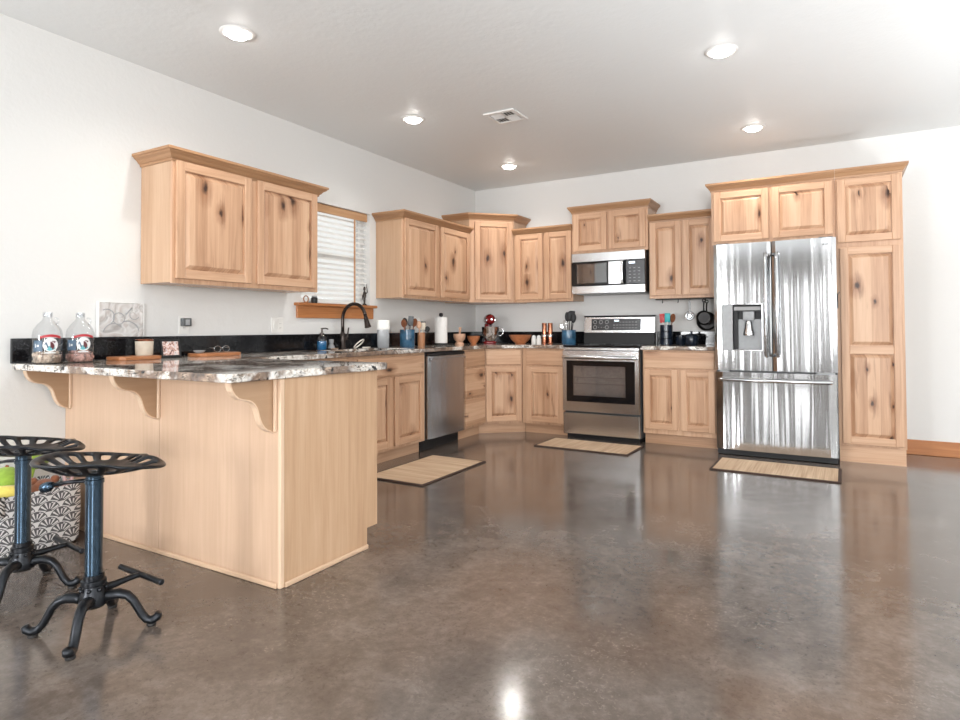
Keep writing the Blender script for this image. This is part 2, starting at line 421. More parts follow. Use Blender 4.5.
def thing(name, label, cat, loc=(0, 0, 0), rotz=0, group=None):
    o = bpy.data.objects.new(name, None); COL.objects.link(o); o.empty_display_size = .05
    o.location = loc; o.rotation_euler = (0, 0, rotz); o['label'] = label; o['category'] = cat
    if group: o['group'] = group
    return o
def tag(o, label, cat, group=None):
    o['label'] = label; o['category'] = cat
    if group: o['group'] = group
    return o
def struct(o, label=None):
    o['kind'] = 'structure'
    if label: o['label'] = label
    return o
def dup(root, loc, rotz, label, group=None):
    r = root.copy(); COL.objects.link(r); r.location = loc; r.rotation_euler = (0, 0, rotz); r['label'] = label
    if group: r['group'] = group
    for ch in list(root.children):
        c = ch.copy(); COL.objects.link(c); c.parent = r
        for g in list(ch.children):
            d = g.copy(); COL.objects.link(d); d.parent = c
    return r

def slab(poly, holes, z0, z1, mat):
    m = mb(mat); es = []
    for lp in [poly]+holes:
        vs = [m.bm.verts.new((x, y, z1)) for x, y in lp]
        es += [m.bm.edges.new((vs[i], vs[(i+1) % len(vs)])) for i in range(len(vs))]
    r = bmesh.ops.triangle_fill(m.bm, edges=es, use_beauty=True)
    fs = [f for f in r['geom'] if isinstance(f, bmesh.types.BMFace)]
    r = bmesh.ops.extrude_face_region(m.bm, geom=fs)
    bmesh.ops.translate(m.bm, verts=[v for v in r['geom'] if isinstance(v, bmesh.types.BMVert)], vec=(0, 0, z0-z1))
    return m

def offset_path(path, d):
    """offset an open xy path to its right-hand side (outwards when walked so the outside is on the right)"""
    P = [Vector(p) for p in path]; out = []
    def nrm(a, b):
        t = (b-a).normalized(); return Vector((t.y, -t.x))
    for i, p in enumerate(P):
        if i == 0: out.append(p + nrm(P[0], P[1])*d)
        elif i == len(P)-1: out.append(p + nrm(P[-2], P[-1])*d)
        else:
            a, b = nrm(P[i-1], p), nrm(p, P[i+1]); h = (a+b).normalized()
            out.append(p + h*(d/max(.2, h.dot(a))))
    return out
CROWN = [(0, 0), (.008, 0), (.010, .014), (.018, .018), (.030, .034), (.048, .046), (.052, .054), (.060, .056), (.060, .072), (0, .072)]
def crown(path, z0, parent, scale=1.0, out=1.0):
    m = mb('crown'); rows = []
    for d, z in CROWN:
        rows.append([m.bm.verts.new((p.x, p.y, z0+z*scale)) for p in offset_path(path, d*out)])
    for a, b in zip(rows, rows[1:]):
        for i in range(len(a)-1): m.face([a[i], a[i+1], b[i+1], b[i]])
    for k in (0, -1): m.face([r[k] for r in rows])
    m.face([v for v in rows[-1]]) if len(rows[-1]) > 2 else None
    return m.build('crown_moulding', None, parent)

def door(parent, x0, x1, z0, z1, y=0, t=.02, fw=.056, name='door', splits=None):
    """frame-and-panel door; front at y-t; splits = z heights of extra middle rails"""
    m = MB(); yf, yb = y-t, y
    m.use('woodp'); m.box(x0, x0+fw, yf, yb, z0, z1, .003); m.box(x1-fw, x1, yf, yb, z0, z1, .003)
    m.use('woodph')
    edges = [z0] + (splits or []) + [z1]
    m.box(x0+fw, x1-fw, yf, yb, z0, z0+fw, .003); m.box(x0+fw, x1-fw, yf, yb, z1-fw, z1, .003)
    for s in splits or []: m.box(x0+fw, x1-fw, yf, yb, s-fw*.6, s+fw*.6, .003)
    d = m.build(name, None, parent)
    zz = [z0+fw] + [v for s in (splits or []) for v in (s-fw*.6, s+fw*.6)] + [z1-fw]
    for a, b in zip(zz[0::2], zz[1::2]):
        p = mb('wood'); X0, X1 = x0+fw, x1-fw
        def ring(i, yy): return [p.bm.verts.new(c) for c in ((X0+i, yy, a+i), (X1-i, yy, a+i), (X1-i, yy, b-i), (X0+i, yy, b-i))]
        rs = [ring(-.002, yf+.0165), ring(.005, yf+.0165), ring(.026, yf+.003), ring(.029, yf+.001), ring(.034, yf+.001)]
        for r, q in zip(rs, rs[1:]):
            for i in range(4): p.face([r[i], r[(i+1) % 4], q[(i+1) % 4], q[i]])
        p.face(rs[-1]); p.face(ring(-.002, yb-.002))
        p.build('raised_panel', None, d)
    return d
def drawer(parent, x0, x1, z0, z1, y=0, t=.02, name='drawer_front'):
    m = mb('woodh'); m.box(x0, x1, y-t, y, z0, z1, .007, 2)
    return m.build(name, None, parent)

# ------------------------------------------------------------------ room
H = HC; T = .15
WY0, WY1, WZ0, WZ1 = -2.79, -1.94, 1.300, 2.155      # kitchen window opening
struct(mb('floor').box(-T, XE+T, YS-T, T, -.12, 0).build('floor'), 'brown stained and polished concrete floor')
struct(mb('ceil').box(-T, XE+T, YS-T, T, H, H+.12).build('ceiling'), 'off-white textured ceiling')
def wall_with_holes(name, axis, a0, a1, t0, t1, holes, mat='wall'):
    """axis 'x': wall runs along x between a0..a1, thickness y t0..t1"""
    m = mb(mat); holes = sorted(holes); cur = a0
    def bx(p, q, z0, z1):
        if q-p < 1e-4 or z1-z0 < 1e-4: return
        m.box(p, q, t0, t1, z0, z1) if axis == 'x' else m.box(t0, t1, p, q, z0, z1)
    for h0, h1, z0, z1 in holes:
        bx(cur, h0, 0, H); bx(h0, h1, 0, z0); bx(h0, h1, z1, H); cur = h1
    bx(cur, a1, 0, H)
    bmesh.ops.remove_doubles(m.bm, verts=m.bm.verts[:], dist=1e-5)
    return struct(m.build(name))
wall_with_holes('wall_left', 'y', YS, 0, -T, 0, [(WY0, WY1, WZ0, WZ1)] + [(c-w_/2, c+w_/2, a, b) for c, w_, a, b in WEST])
wall_with_holes('wall_right', 'y', YS, 0, XE, XE+T, [(c-w_/2, c+w_/2, a, b) for c, w_, a, b in EAST])
wall_with_holes('wall_front', 'x', -T, XE+T, YS-T, YS, [(c-w_/2, c+w_/2, a, b) for c, w_, a, b in SOUTH], 'wall_dark')
wall_with_holes('wall_back', 'x', -T, XE+T, 0, T, [])
struct(mb('trim').box(4.225, XE, -.016, 0, 0, .125, .004).build('baseboard_back'), 'reddish brown wooden baseboard right of the pantry')
struct(mb('trim').box(0, .016, YS, -6.0, 0, .125, .004).build('baseboard_left'))

def window_unit(n, axis, c, ww, z0, z1, at):
    """plain sash window in a wall opening, its glass set mid-wall"""
    a0, a1 = c-ww/2, c+ww/2
    def bx(m, p, q, za, zb, d0, d1):
        m.box(p, q, at+d0, at+d1, za, zb) if axis == 'x' else m.box(at+d0, at+d1, p, q, za, zb)
    m = mb('white'); f = .045
    for p, q, za, zb in ((a0, a0+f, z0, z1), (a1-f, a1, z0, z1), (a0+f, a1-f, z0, z0+f), (a0+f, a1-f, z1-f, z1), (a0+f, a1-f, (z0+z1)/2-.02, (z0+z1)/2+.02)):
        bx(m, p, q, za, zb, -.025, .025)
    o = struct(m.build('window_%d' % n))
    g = mb('pane'); bx(g, a0+f, a1-f, z0+f, z1-f, -.004, .004); g.build('window_pane', None, o)
    return o
w1 = window_unit(1, 'y', (WY0+WY1)/2, WY1-WY0, WZ0, WZ1, -.11)
m = mb('trim'); m.box(-.085, .052, -2.865, -1.89, 1.276, 1.300, .004); m.box(.001, .02, -2.845, -1.91, 1.176, 1.276, .003)
m.build('window_sill', None, w1)['label'] = 'orange-brown wooden sill and apron'
k = 2
for c, ww, a, b in SOUTH: window_unit(k, 'x', c, ww, a, b, YS-.07); k += 1
for c, ww, a, b in EAST: window_unit(k, 'y', c, ww, a, b, XE+.07); k += 1
for c, ww, a, b in WEST: window_unit(k, 'y', c, ww, a, b, -.07); k += 1

# blind
bl = thing('window_blind', 'white horizontal slat blind with wooden valance in the window over the sink', 'blind', (-.045, (WY0+WY1)/2, WZ0))
hw = (WY1-WY0)/2-.012
mb('valance').box(.012, .026, -hw, hw, WZ1-WZ0-.075, WZ1-WZ0-.002, .003).build('valance', None, bl)
m = mb('slat')
zt = WZ1-WZ0-.10; ns = 17
for i in range(ns):
    z = .03 + (zt-.03)*i/(ns-1); a = math.radians(30)
    dx, dz = .023*math.cos(a), .023*math.sin(a)
    q = [(-dx, z+dz), (dx, z-dz), (dx, z-dz+.0028), (-dx, z+dz+.0028)]
    m.prism([(p[0], p[1]) for p in q], -hw, hw, 'y')
m.build('slats', None, bl)
mb('slat').box(-.022, .022, -hw, hw, .004, .018, .003).build('bottom_rail', None, bl)
for y in (-.25, .25):
    mb('rope').box(.022, .0245, y-.003, y+.003, .01, zt+.03).build('ladder_cord', None, bl)
mb('valance').box(.0255, .027, hw-.185, hw-.165, .01, zt+.03).build('ladder_tape', None, bl)

# recessed lights
def lamp(x, y, label):
    r = thing('recessed_light', label, 'ceiling light', (x, y, H), 0, 'recessed ceiling lights')
    mb('white').lathe([(.062, -.001), (.066, -.010), (.090, -.007), (.096, -.001)], seg=40).build('trim_ring', None, r, smooth=True)
    mb('lamp').lathe([(0, -.030), (.03, -.028), (.052, -.021), (.061, -.008), (.062, -.001), (0, -.001)], seg=32).build('lens', None, r, smooth=True)
    l = bpy.data.lights.new('bulb', 'SPOT'); l.energy = LAMP_POWER*4; l.spot_size = math.radians(150); l.spot_blend = .8; l.shadow_soft_size = .05; l.color = (1, .965, .91)
    o = bpy.data.objects.new('bulb', l); COL.objects.link(o); o.parent = r; o.location = (0, 0, -.03)
lamp(.885, -4.10, 'lit recessed ceiling light above the peninsula, nearest on the left')
lamp(.885, -2.457, 'lit recessed ceiling light in front of the sink window')
lamp(.885, -.817, 'lit recessed ceiling light just behind the ceiling vent, near the room corner')
lamp(3.18, -2.473, 'lit recessed ceiling light on the right, nearer one')
lamp(3.18, -.835, 'lit recessed ceiling light on the right, closest to the refrigerator')

# ceiling vent
v = thing('ceiling_vent', 'white square ceiling vent with louvers near the recessed lights', 'vent', (1.545, -2.14, H), 0)
m = mb('white'); o_ = .132; i_ = .098
for x0, x1, y0, y1 in ((-o_, o_, -o_, -i_), (-o_, o_, i_, o_), (-o_, -i_, -i_, i_), (i_, o_, -i_, i_)): m.box(x0, x1, y0, y1, -.012, -.001, .003)
m.box(-.008, .008, -i_, i_, -.011, -.002); m.box(-i_, i_, -.008, .008, -.011, -.002)
m.build('frame', None, v)
mb('black').box(-i_, i_, -i_, i_, -.003, -.001).build('duct_opening', None, v)
m = mb('white')
for qx in (0, 1):
    for qy in (0, 1):
        for j in range(4):
            p = (qx-1)*i_+.008+j*.024; q0 = (qy-1)*i_+.008; q1 = q0+i_-.016
            if (qx+qy) % 2: m.prism([(p, -.003), (p+.018, -.013), (p+.020, -.012), (p+.002, -.002)], q0, q1, 'y')
            else:
                r0 = (qx-1)*i_+.008; s0 = (qy-1)*i_+.008+j*.024
                m.prism([(s0, -.003), (s0+.018, -.013), (s0+.020, -.012), (s0+.002, -.002)], r0, r0+i_-.016, 'x')
m.build('louvers', None, v)

# ------------------------------------------------------------------ cabinets
CT0, CT1 = .878, .912            # granite slab underside / top
def upper(name, label, loc, rot, w, z0, z1, depth, doors, cr_path=None, cr_z=None, group='wall cabinets', out=1.0):
    r = thing(name, label, 'cabinet', loc, rot, group)
    ff = .018
    m = mb('side'); m.box(0, w, -depth+ff, -.002, z0, z1, .002)
    m.build('cabinet_box', None, r)
    m = mb('woodp'); m.box(0, w, -depth, -depth+ff, z0-.006, z1, .002); m.build('face_frame', None, r)
    for x0, x1, a, b in doors: door(r, x0, x1, a, b, -depth)
    if cr_path: crown(cr_path, cr_z, r, 1.0, out)
    return r
L = PI/2
UD = .322
# left wall cabinets: local x runs along +y of the room
a0, a1 = -4.117, -2.926; wA = a1-a0
upper('wall_cabinet', 'two-door knotty wood wall cabinet left of the window above the peninsula', (0, a0, 0), L, wA, 1.372, 2.135, UD,
      [(.018, .565, 1.395, 2.108), (.615, wA-.02, 1.395, 2.108)],
      [(0, -.002), (0, -UD), (wA, -UD), (wA, -.002)], 2.103)
b0, b1 = -1.855, -.682; wB = b1-b0
upper('wall_cabinet', 'two-door knotty wood wall cabinet right of the window, beside the corner cabinet', (0, b0, 0), L, wB, 1.372, 2.135, UD,
      [(.012, .555, 1.395, 2.108), (.605, wB-.012, 1.395, 2.108)],
      [(0, -.002), (0, -UD), (wB, -UD)], 2.098)
# corner cabinet
S = .68
cc = thing('corner_wall_cabinet', 'tall single-door diagonal wall cabinet in the room corner', 'cabinet', (0, 0, 0), 0, 'wall cabinets')
poly = [(.002, -.002), (.002, -S), (UD, -S), (S, -UD), (S, -.002)]
mb('side').prism(poly, 1.366, 2.285, 'z').build('cabinet_box', None, cc, bevel=.002)
# the diagonal front in its own frame
fc = bpy.data.objects.new('door_front', None)
dl = math.hypot(S-UD, S-UD)
def rot45(o): o.location = (UD, -S, 0); o.rotation_euler = (0, 0, PI/4)
ffm = mb('woodp').box(0, dl, -.004, .012, 1.366, 2.285, .002).build('face_frame', None, cc); rot45(ffm)
dd = door(cc, .060, dl-.028, 1.395, 2.25, -.004); rot45(dd)
crown([(.002, -S), (UD, -S), (S, -UD), (S, -.002)], 2.262, cc)
# back wall cabinets
upper('wall_cabinet', 'two-door knotty wood wall cabinet between the corner cabinet and the microwave', (.684, 0, 0), 0, 1.374-.684, 1.372, 2.135, UD,
      [(.030, .352, 1.395, 2.108), (.376, .68, 1.395, 2.108)], [(0, -UD), (1.374-.684, -UD)], 2.098)
upper('wall_cabinet', 'short two-door wall cabinet directly above the microwave', (1.378, 0, 0), 0, .79, 1.856, 2.295, UD+.02,
      [(.022, .375, 1.878, 2.262), (.40, .768, 1.878, 2.262)], [(0, -.002), (0, -UD-.02), (.79, -UD-.02), (.79, -.002)], 2.272, out=.68)
upper('wall_cabinet', 'two-door knotty wood wall cabinet between the microwave and the refrigerator', (2.172, 0, 0), 0, 2.798-2.172, 1.372, 2.135, UD,
      [(.012, .31, 1.395, 2.108), (.33, .622, 1.395, 2.108)], [(0, -UD), (2.798-2.172, -UD)], 2.112)
D2 = .60
upper('wall_cabinet', 'shallow two-door cabinet above the refrigerator', (2.802, 0, 0), 0, 3.758-2.802, 1.815, 2.30, D2,
      [(.022, .466, 1.838, 2.275), (.49, .938, 1.838, 2.275)], [(0, -.002), (0, -D2), (3.758-2.802, -D2)], 2.287, out=.7)
pn = thing('pantry_cabinet', 'tall knotty wood pantry cabinet right of the refrigerator', 'cabinet', (3.759, 0, 0))
pw = 4.212-3.759
mb('side').box(0, pw, -D2+.018, -.002, .13, 2.30, .002).build('cabinet_box', None, pn)
mb('woodp').box(0, pw, -D2, -D2+.018, .13, 2.30, .002).build('face_frame', None, pn)
mb('woodph').box(.004, pw-.006, -D2+.012, -.01, 0, .13).build('toe_kick', None, pn)
door(pn, .012, pw-.016, 1.762, 2.275, -D2)
door(pn, .026, pw-.016, .148, 1.72, -D2, splits=[.90], fw=.058)
crown([(0, -D2), (pw, -D2), (pw, -.002)], 2.287, pn, 1.0, .7)

def base(name, label, loc, rot, w, depth, fronts, low=False, toe=True, left_gap=0):
    r = thing(name, label, 'cabinet', loc, rot, 'base cabinets')
    ff = .018; top = .876
    m = mb('side'); m.box(0, w, -depth+ff, -.004, .10, .62 if low else top); m.build('cabinet_box', None, r)
    mb('woodp').box(0, w, -depth, -depth+ff, .10, top, .002).build('face_frame', None, r)
    if toe: mb('woodph').box(0, w, -depth+.065, -.02, 0, .10).build('toe_kick', None, r)
    for f in fronts:
        if f[0] == 'door': door(r, *f[1:], -depth)
        else: drawer(r, *f[1:], -depth)
    return r
BD = .61
base('base_cabinet', 'blind base cabinet tucked behind the peninsula, left of the sink cabinet', (0, -3.86, 0), L, 3.86-2.835, BD,
     [('drawer', .45, .99, .70, .855), ('door', .45, .99, .12, .69)])
s0 = -2.832
base('base_cabinet', 'two-door sink base cabinet left of the dishwasher', (0, s0, 0), L, 2.832-1.925, BD,
     [('drawer', .02, .868, .703, .857), ('door', .02, .424, .125, .690), ('door', .468, .872, .125, .690)], low=True)
base('drawer_cabinet', 'narrow base cabinet of three drawers right of the dishwasher', (0, -1.272, 0), L, 1.272-.872, BD,
     [('drawer', .012, .392, .703, .857), ('drawer', .012, .392, .405, .685), ('drawer', .012, .392, .120, .388)])
# corner base
cb = thing('corner_base_cabinet', 'diagonal corner base cabinet with one drawer and one door', 'cabinet', (0, 0, 0), 0, 'base cabinets')
SBL, SBR = .87, .92
mb('side').prism([(.004, -.004), (.004, -SBL+.003), (BD, -SBL+.003), (SBR-.003, -BD), (SBR-.003, -.004)], .10, .876, 'z').build('cabinet_box', None, cb)
mb('woodph').prism([(.02, -.02), (.02, -SBL+.003), (BD-.065, -SBL+.003), (SBR-.003, -BD+.065), (SBR-.003, -.02)], 0, .10, 'z').build('toe_kick', None, cb)
dl = math.hypot(SBR-BD, SBL-BD)
def rotb(o): o.location = (BD, -SBL, 0); o.rotation_euler = (0, 0, math.atan2(SBL-BD, SBR-BD))
rotb(mb('woodp').box(.004, dl-.004, -.006, .012, .10, .876, .002).build('face_frame', None, cb))
rotb(door(cb, .018, dl-.018, .125, .690, -.006)); rotb(drawer(cb, .018, dl-.018, .708, .857, -.006))
base('base_cabinet', 'one-drawer one-door base cabinet left of the range', (.923, 0, 0), 0, 1.395-.923, BD,
     [('drawer', .05, .458, .705, .857), ('door', .05, .458, .125, .690)])
base('base_cabinet', 'wide-drawer two-door base cabinet between the range and the refrigerator', (2.178, 0, 0), 0, 2.832-2.178, BD,
     [('drawer', .012, .642, .710, .862), ('door', .012, .322, .145, .695), ('door', .344, .642, .145, .695)])

# ------------------------------------------------------------------ peninsula
PX, PY, PE, PT = 1.728, -4.541, -3.916, -3.993
pe = thing('peninsula_cabinet', 'light wood kitchen peninsula with three scrolled corbels under the granite overhang', 'cabinet', (0, 0, 0))
m = mb('side'); m.box(.02, PX-.012, PY+.012, PE-.02, .10, .876); m.box(.02, PX-.012, PY+.012, PT, 0, .10); m.build('cabinet_box', None, pe)
mb('veneer').box(.004, .880, PY, PY+.011, .0, .876, .001).build('back_panel', None, pe)
mb('veneer').box(.883, PX-.014, PY, PY+.011, .0, .876, .001).build('back_panel', None, pe)
mb('veneer_end').prism([(PY+.02, 0), (PT, 0), (PT, .10), (PE, .10), (PE, .876), (PY+.02, .876)], PX-.012, PX, 'x').build('end_panel', None, pe)
m = mb('veneerl'); m.box(PX-.014, PX+.003, PY-.003, PY+.02, 0, .876, .004, 2)
m.build('corner_trim', None, pe)
m = mb('veneerh'); m.box(.004, PX-.014, PY-.012, PY-.0005, 0, .022, .004); m.box(PX+.0005, PX+.012, PY+.02, PT, 0, .022, .004)
m.build('base_trim', None, pe)
prof = [(0, .874), (.245, .874), (.243, .862), (.235, .843), (.222, .826), (.204, .813), (.185, .806), (.165, .803), (.146, .799), (.130, .792), (.116, .782),
        (.104, .768), (.096, .752), (.090, .734), (.083, .716), (.074, .700), (.061, .685), (.045, .674), (.026, .667), (.012, .660), (0, .657)]
prof = [(d, .874-(.874-z)*1.05) for d, z in prof]
for i, x in enumerate((.03, .845, 1.662)):
    c = mb('corbel').prism([(PY-.0005-d*.9, z) for d, z in prof], x, x+.032, 'x').build('corbel', None, pe)
    # lighter sawn edge and back strip
    e = mb('veneerl'); pr_ = prof[1:]
    A = [e.bm.verts.new((x-.0006, PY-.001-d*.9, z)) for d, z in pr_]; B = [e.bm.verts.new((x+.0326, PY-.001-d*.9, z)) for d, z in pr_]
    A2 = [e.bm.verts.new((x-.0006, PY-.001-d*.9+.004, z+.0035)) for d, z in pr_]; B2 = [e.bm.verts.new((x+.0326, PY-.001-d*.9+.004, z+.0035)) for d, z in pr_]
    for j in range(len(pr_)-1):
        for p, q in ((A, B), (A2, A), (B, B2)): e.face([p[j], p[j+1], q[j+1], q[j]])
    e.build('sawn_edge', None, c)
    mb('veneerl').box(x+.034, x+.048, PY-.014, PY-.0006, .655, .874, .002).build('back_strip', None, c)

# ------------------------------------------------------------------ worktops
ct = thing('countertop', 'cream, brown and black granite worktop running from the peninsula round the corner to the range', 'countertop', (0, 0, 0))
GX = .655
poly = [(.002, -4.80), (1.712, -4.80), (1.732, -4.785), (1.765, -3.885), (1.755, -3.865), (GX, -3.865), (GX, -.885), (.935, -GX), (1.397, -GX), (1.397, -.002), (.002, -.002)]
SK = (.155, .535, -2.76, -2.00)
slab(poly, [[(SK[0], SK[2]), (SK[1], SK[2]), (SK[1], SK[3]), (SK[0], SK[3])]], CT0, CT1, 'granite').build('slab', None, ct, bevel=.005)
tag(mb('blackg').box(.002, .024, -4.81, -.002, CT1+.0005, 1.044, .002).build('backsplash'), 'long low black granite upstand along the window wall behind the sink and jugs', 'backsplash')
tag(mb('blackg').box(.0245, 1.394, -.024, -.002, CT1+.0005, 1.044, .002).build('backsplash'), 'low black granite upstand behind the red mixer, left of the range', 'backsplash')
ct2 = thing('countertop', 'short granite worktop between the range and the refrigerator', 'countertop', (0, 0, 0))
slab([(2.168, -GX), (2.838, -GX), (2.838, -.002), (2.168, -.002)], [], CT0, CT1, 'granite').build('slab', None, ct2, bevel=.005)
tag(mb('blackg').box(2.168, 2.838, -.024, -.002, CT1+.0005, 1.044, .002).build('backsplash'), 'short low black granite upstand behind the cooking pot', 'backsplash')
# sink
sk = thing('sink', 'undermount steel sink set in the granite below the window', 'sink', (0, 0, 0))
m = mb('steel'); x0, x1, y0, y1 = SK; zb = .70; t = .006
m.box(x0-t, x1+t, y0-t, y1+t, zb-t, zb); m.box(x0-t, x0, y0-t, y1+t, zb, CT0-.001); m.box(x1, x1+t, y0-t, y1+t, zb, CT0-.001)
m.box(x0, x1, y0-t, y0, zb, CT0-.001); m.box(x0, x1, y1, y1+t, zb, CT0-.001); m.build('basin', None, sk)
mb('chrome').lathe([(0, .004), (.03, .003), (.042, .0)], (.345, -2.38, zb)).build('drain', None, sk, smooth=True)

# ------------------------------------------------------------------ appliances
# refrigerator
FX0, FX1, FF = 2.848, 3.760, -.803
fr = thing('refrigerator', 'stainless steel french-door refrigerator with water dispenser and bottom freezer drawer', 'refrigerator', (FX0, 0, 0))
W = FX1-FX0; mid = .450
mb('darkgrey').box(.004, W-.004, -.72, -.06, .03, 1.775, .004).build('case', None, fr)
def curved_panel(x0, x1, z0, z1, yf, yb, bulge=.006, r=.012, holes=None):
    n = 16; pts = []
    for i in range(n+1):
        t_ = i/n; x = x0+(x1-x0)*t_
        e = min(x-x0, x1-x, r)/r
        pts.append((x, yf-bulge*(1-(2*t_-1)**2)+r*(1-math.sqrt(max(0, 1-(1-e)**2)))))
    pts += [(x1, yb), (x0, yb)]
    return pts
# left door is built around the dispenser recess
DX0, DX1, DZ0, DZ1 = .150, .372, .895, 1.272
dl_ = MB().use('fridge')
pl = curved_panel(0, mid-.004, 0, 0, FF, -.73)
def yat(x):
    for (xa, ya), (xb, yb2) in zip(pl[:-2], pl[1:-2]):
        if xa <= x <= xb: return ya+(yb2-ya)*(x-xa)/(xb-xa)
    return FF
dl_.prism(pl, DZ1, 1.790, 'z'); dl_.prism(pl, .722, DZ0, 'z')
pa = [p for p in pl[:-2] if p[0] < DX0-.002] + [(DX0, yat(DX0)), (DX0, -.73), (0, -.73)]
pb = [(DX1, yat(DX1))] + [p for p in pl[:-2] if p[0] > DX1+.002] + [(mid-.004, -.73), (DX1, -.73)]
dl_.prism(pa, DZ0, DZ1, 'z'); dl_.prism(pb, DZ0, DZ1, 'z')
ld = dl_.build('left_door', None, fr)
rd = mb('fridge').prism(curved_panel(mid+.004, W, 0, 0, FF, -.73), .722, 1.790, 'z').build('right_door', None, fr)
fd = mb('fridge').prism(curved_panel(0.008, W-.002, 0, 0, FF, -.73), .055, .706, 'z').build('freezer_drawer', None, fr)
# dispenser
dp = mb('grey').box(.064, DX0-.004, FF-.011, FF-.002, DZ0-.008, DZ1+.006, .003).build('dispenser_controls', None, ld)
m = mb('mark')
for j in range(6):
    for i in range(2): m.box(.082+i*.034, .100+i*.034, FF-.0125, FF-.011, .93+j*.055, .936+j*.055)
m.build('buttons', None, ld)
m = mb('chrome')
for q in ((DX0-.006, DX0, DZ0-.008, DZ1+.008), (DX1, DX1+.008, DZ0-.008, DZ1+.008), (DX0, DX1, DZ1, DZ1+.008), (DX0, DX1, DZ0-.008, DZ0)):
    m.box(q[0], q[1], FF-.013, -.74, q[2], q[3], .002)
m.build('dispenser_frame', None, ld)
m = mb('black'); m.box(DX0, DX1, -.742, -.735, 1.10, DZ1); m.box(DX0, DX0+.035, -.775, -.742, DZ0, DZ1); m.box(DX0, DX1, -.79, -.742, 1.215, DZ1-.02)
m.use('grey').box(DX0+.035, DX1, -.748, -.735, DZ0, 1.15); m.use('mark').box(DX0+.01, DX1-.006, -.797, -.79, 1.225, 1.255)
m.build('dispenser_recess', None, ld)
m = mb('grey'); m.box(DX0+.075, DX0+.165, -.785, -.745, 1.14, 1.235, .008, 2); m.use('chrome')
m.lathe([(.02, 0), (.030, -.02), (.034, -.06), (.046, -.11), (.044, -.125), (0, -.125)], (DX0+.12, -.768, 1.14), 20)
m.build('dispenser_nozzle', None, ld, smooth=40)
def fr_handle(pts, parent):
    m = mb('handle'); m.tube(pts, .015, 12); m.build('handle', None, parent, smooth=50)
hx = .408
fr_handle([(hx, FF, 1.69), (hx, FF-.045, 1.685), (hx, FF-.058, 1.66), (hx, FF-.062, 1.26), (hx, FF-.058, .875), (hx, FF-.045, .85), (hx, FF, .845)], ld)
hx = .492
fr_handle([(hx, FF, 1.69), (hx, FF-.045, 1.685), (hx, FF-.058, 1.66), (hx, FF-.062, 1.26), (hx, FF-.058, .875), (hx, FF-.045, .85), (hx, FF, .845)], rd)
fr_handle([(.045, FF, .645), (.048, FF-.045, .645), (.07, FF-.056, .645), (.45, FF-.064, .645), (.84, FF-.056, .645), (.862, FF-.045, .645), (.865, FF, .645)], fd)
m = mb('mark'); m.lathe([(0, -.0015), (.008, -.0015), (.008, 0)], (.825, FF-.0035, 1.737), 16, 'y'); m.box(.838, .862, FF-.0055, FF-.003, 1.733, 1.741)
m.build('badge', None, rd)
m = mb('black'); m.box(.01, W-.01, -.76, -.70, .006, .055); m.build('toe_grille', None, fr)
m = mb('darkgrey')
for x in (.05, W-.05): m.lathe([(.018, 0), (.018, .03)], (x, -.69, 0), 14); m.lathe([(0, 0), (.018, 0)], (x, -.69, 0), 14)
m.build('levelling_feet', None, fr)
m = mb('darkgrey'); m.box(.02, .12, -.78, -.70, 1.7905, 1.80, .003); m.box(W-.12, W-.02, -.78, -.70, 1.7905, 1.80, .003); m.build('hinge_covers', None, fr)
m = mb('grey'); m.box(.04, .11, -.80, -.73, .707, .721); m.box(W-.15, W-.02, -.80, -.73, .707, .721); m.build('middle_hinges', None, fr)

# range
RX0 = 1.402; RW = .762
rg = thing('electric_range', 'freestanding stainless steel electric range with black oven window', 'oven', (RX0, 0, 0))
mb('darkgrey').box(.003, RW-.003, -.63, -.03, .04, .895, .003).build('case', None, rg)
m = mb('blackgloss'); m.box(0, RW, -.675, -.03, .896, .914, .004, 2)
ck = m.build('cooktop', None, rg)
m = mb('darkgrey')
for x, y, r in ((.2, -.5, .105), (.56, -.5, .085), (.2, -.22, .08), (.56, -.22, .105), (.38, -.16, .05)):
    m.lathe([(r-.006, .0145), (r-.006, .0152), (r, .0152), (r, .0145)], (x, y, .9), 40)
m.build('burner_rings', None, ck)
m = mb('steel'); m.prism([(-.025, 1.03), (-.085, 1.03), (-.075, 1.195), (-.062, 1.205), (-.025, 1.205)], 0, RW-.002, 'x')
bgd = m.build('backguard', None, rg, bevel=.004)
mb('black').prism([(-.028, .914), (-.105, .914), (-.09, 1.03), (-.028, 1.03)], 0.006, RW-.008, 'x').build('backguard_base', None, rg)
mb('black').box(-.002, RW, -.07, -.024, 1.2055, 1.213, .002).build('top_cap', None, bgd)
def on_guard(m, x0, x1, z0, z1, lift=.001, th=.0015):
    def yy(z): return -.085+(z-1.03)/(1.195-1.03)*.010
    m.prism([(yy(z0)-lift, z0), (yy(z1)-lift, z1), (yy(z1)-lift-th, z1), (yy(z0)-lift-th, z0)], x0, x1, 'x')
m = mb('ctrl'); on_guard(m, .085, .615, 1.058, 1.178, 0); cp = m.build('control_panel', None, bgd)
m = mb('mark')
for i in range(3):
    for x_ in (0, .001):
        pass
for cx_, cz_ in ((.125, 1.145), (.19, 1.145), (.255, 1.145), (.125, 1.09), (.255, 1.09)):
    for j in range(14):
        a = 2*PI*j/14; on_guard(m, cx_+.018*math.cos(a)-.003, cx_+.018*math.cos(a)+.003, cz_+.018*math.sin(a)-.003, cz_+.018*math.sin(a)+.003, .002)
for j in range(3):
    for i in range(8):
        if j == 2 and i < 2: continue
        on_guard(m, .325+i*.033, .343+i*.033, 1.080+j*.03, 1.085+j*.03, .002)
for i in range(3): on_guard(m, .16+i*.03, .168+i*.03, 1.085, 1.09, .002)
m.build('control_marks', None, cp)
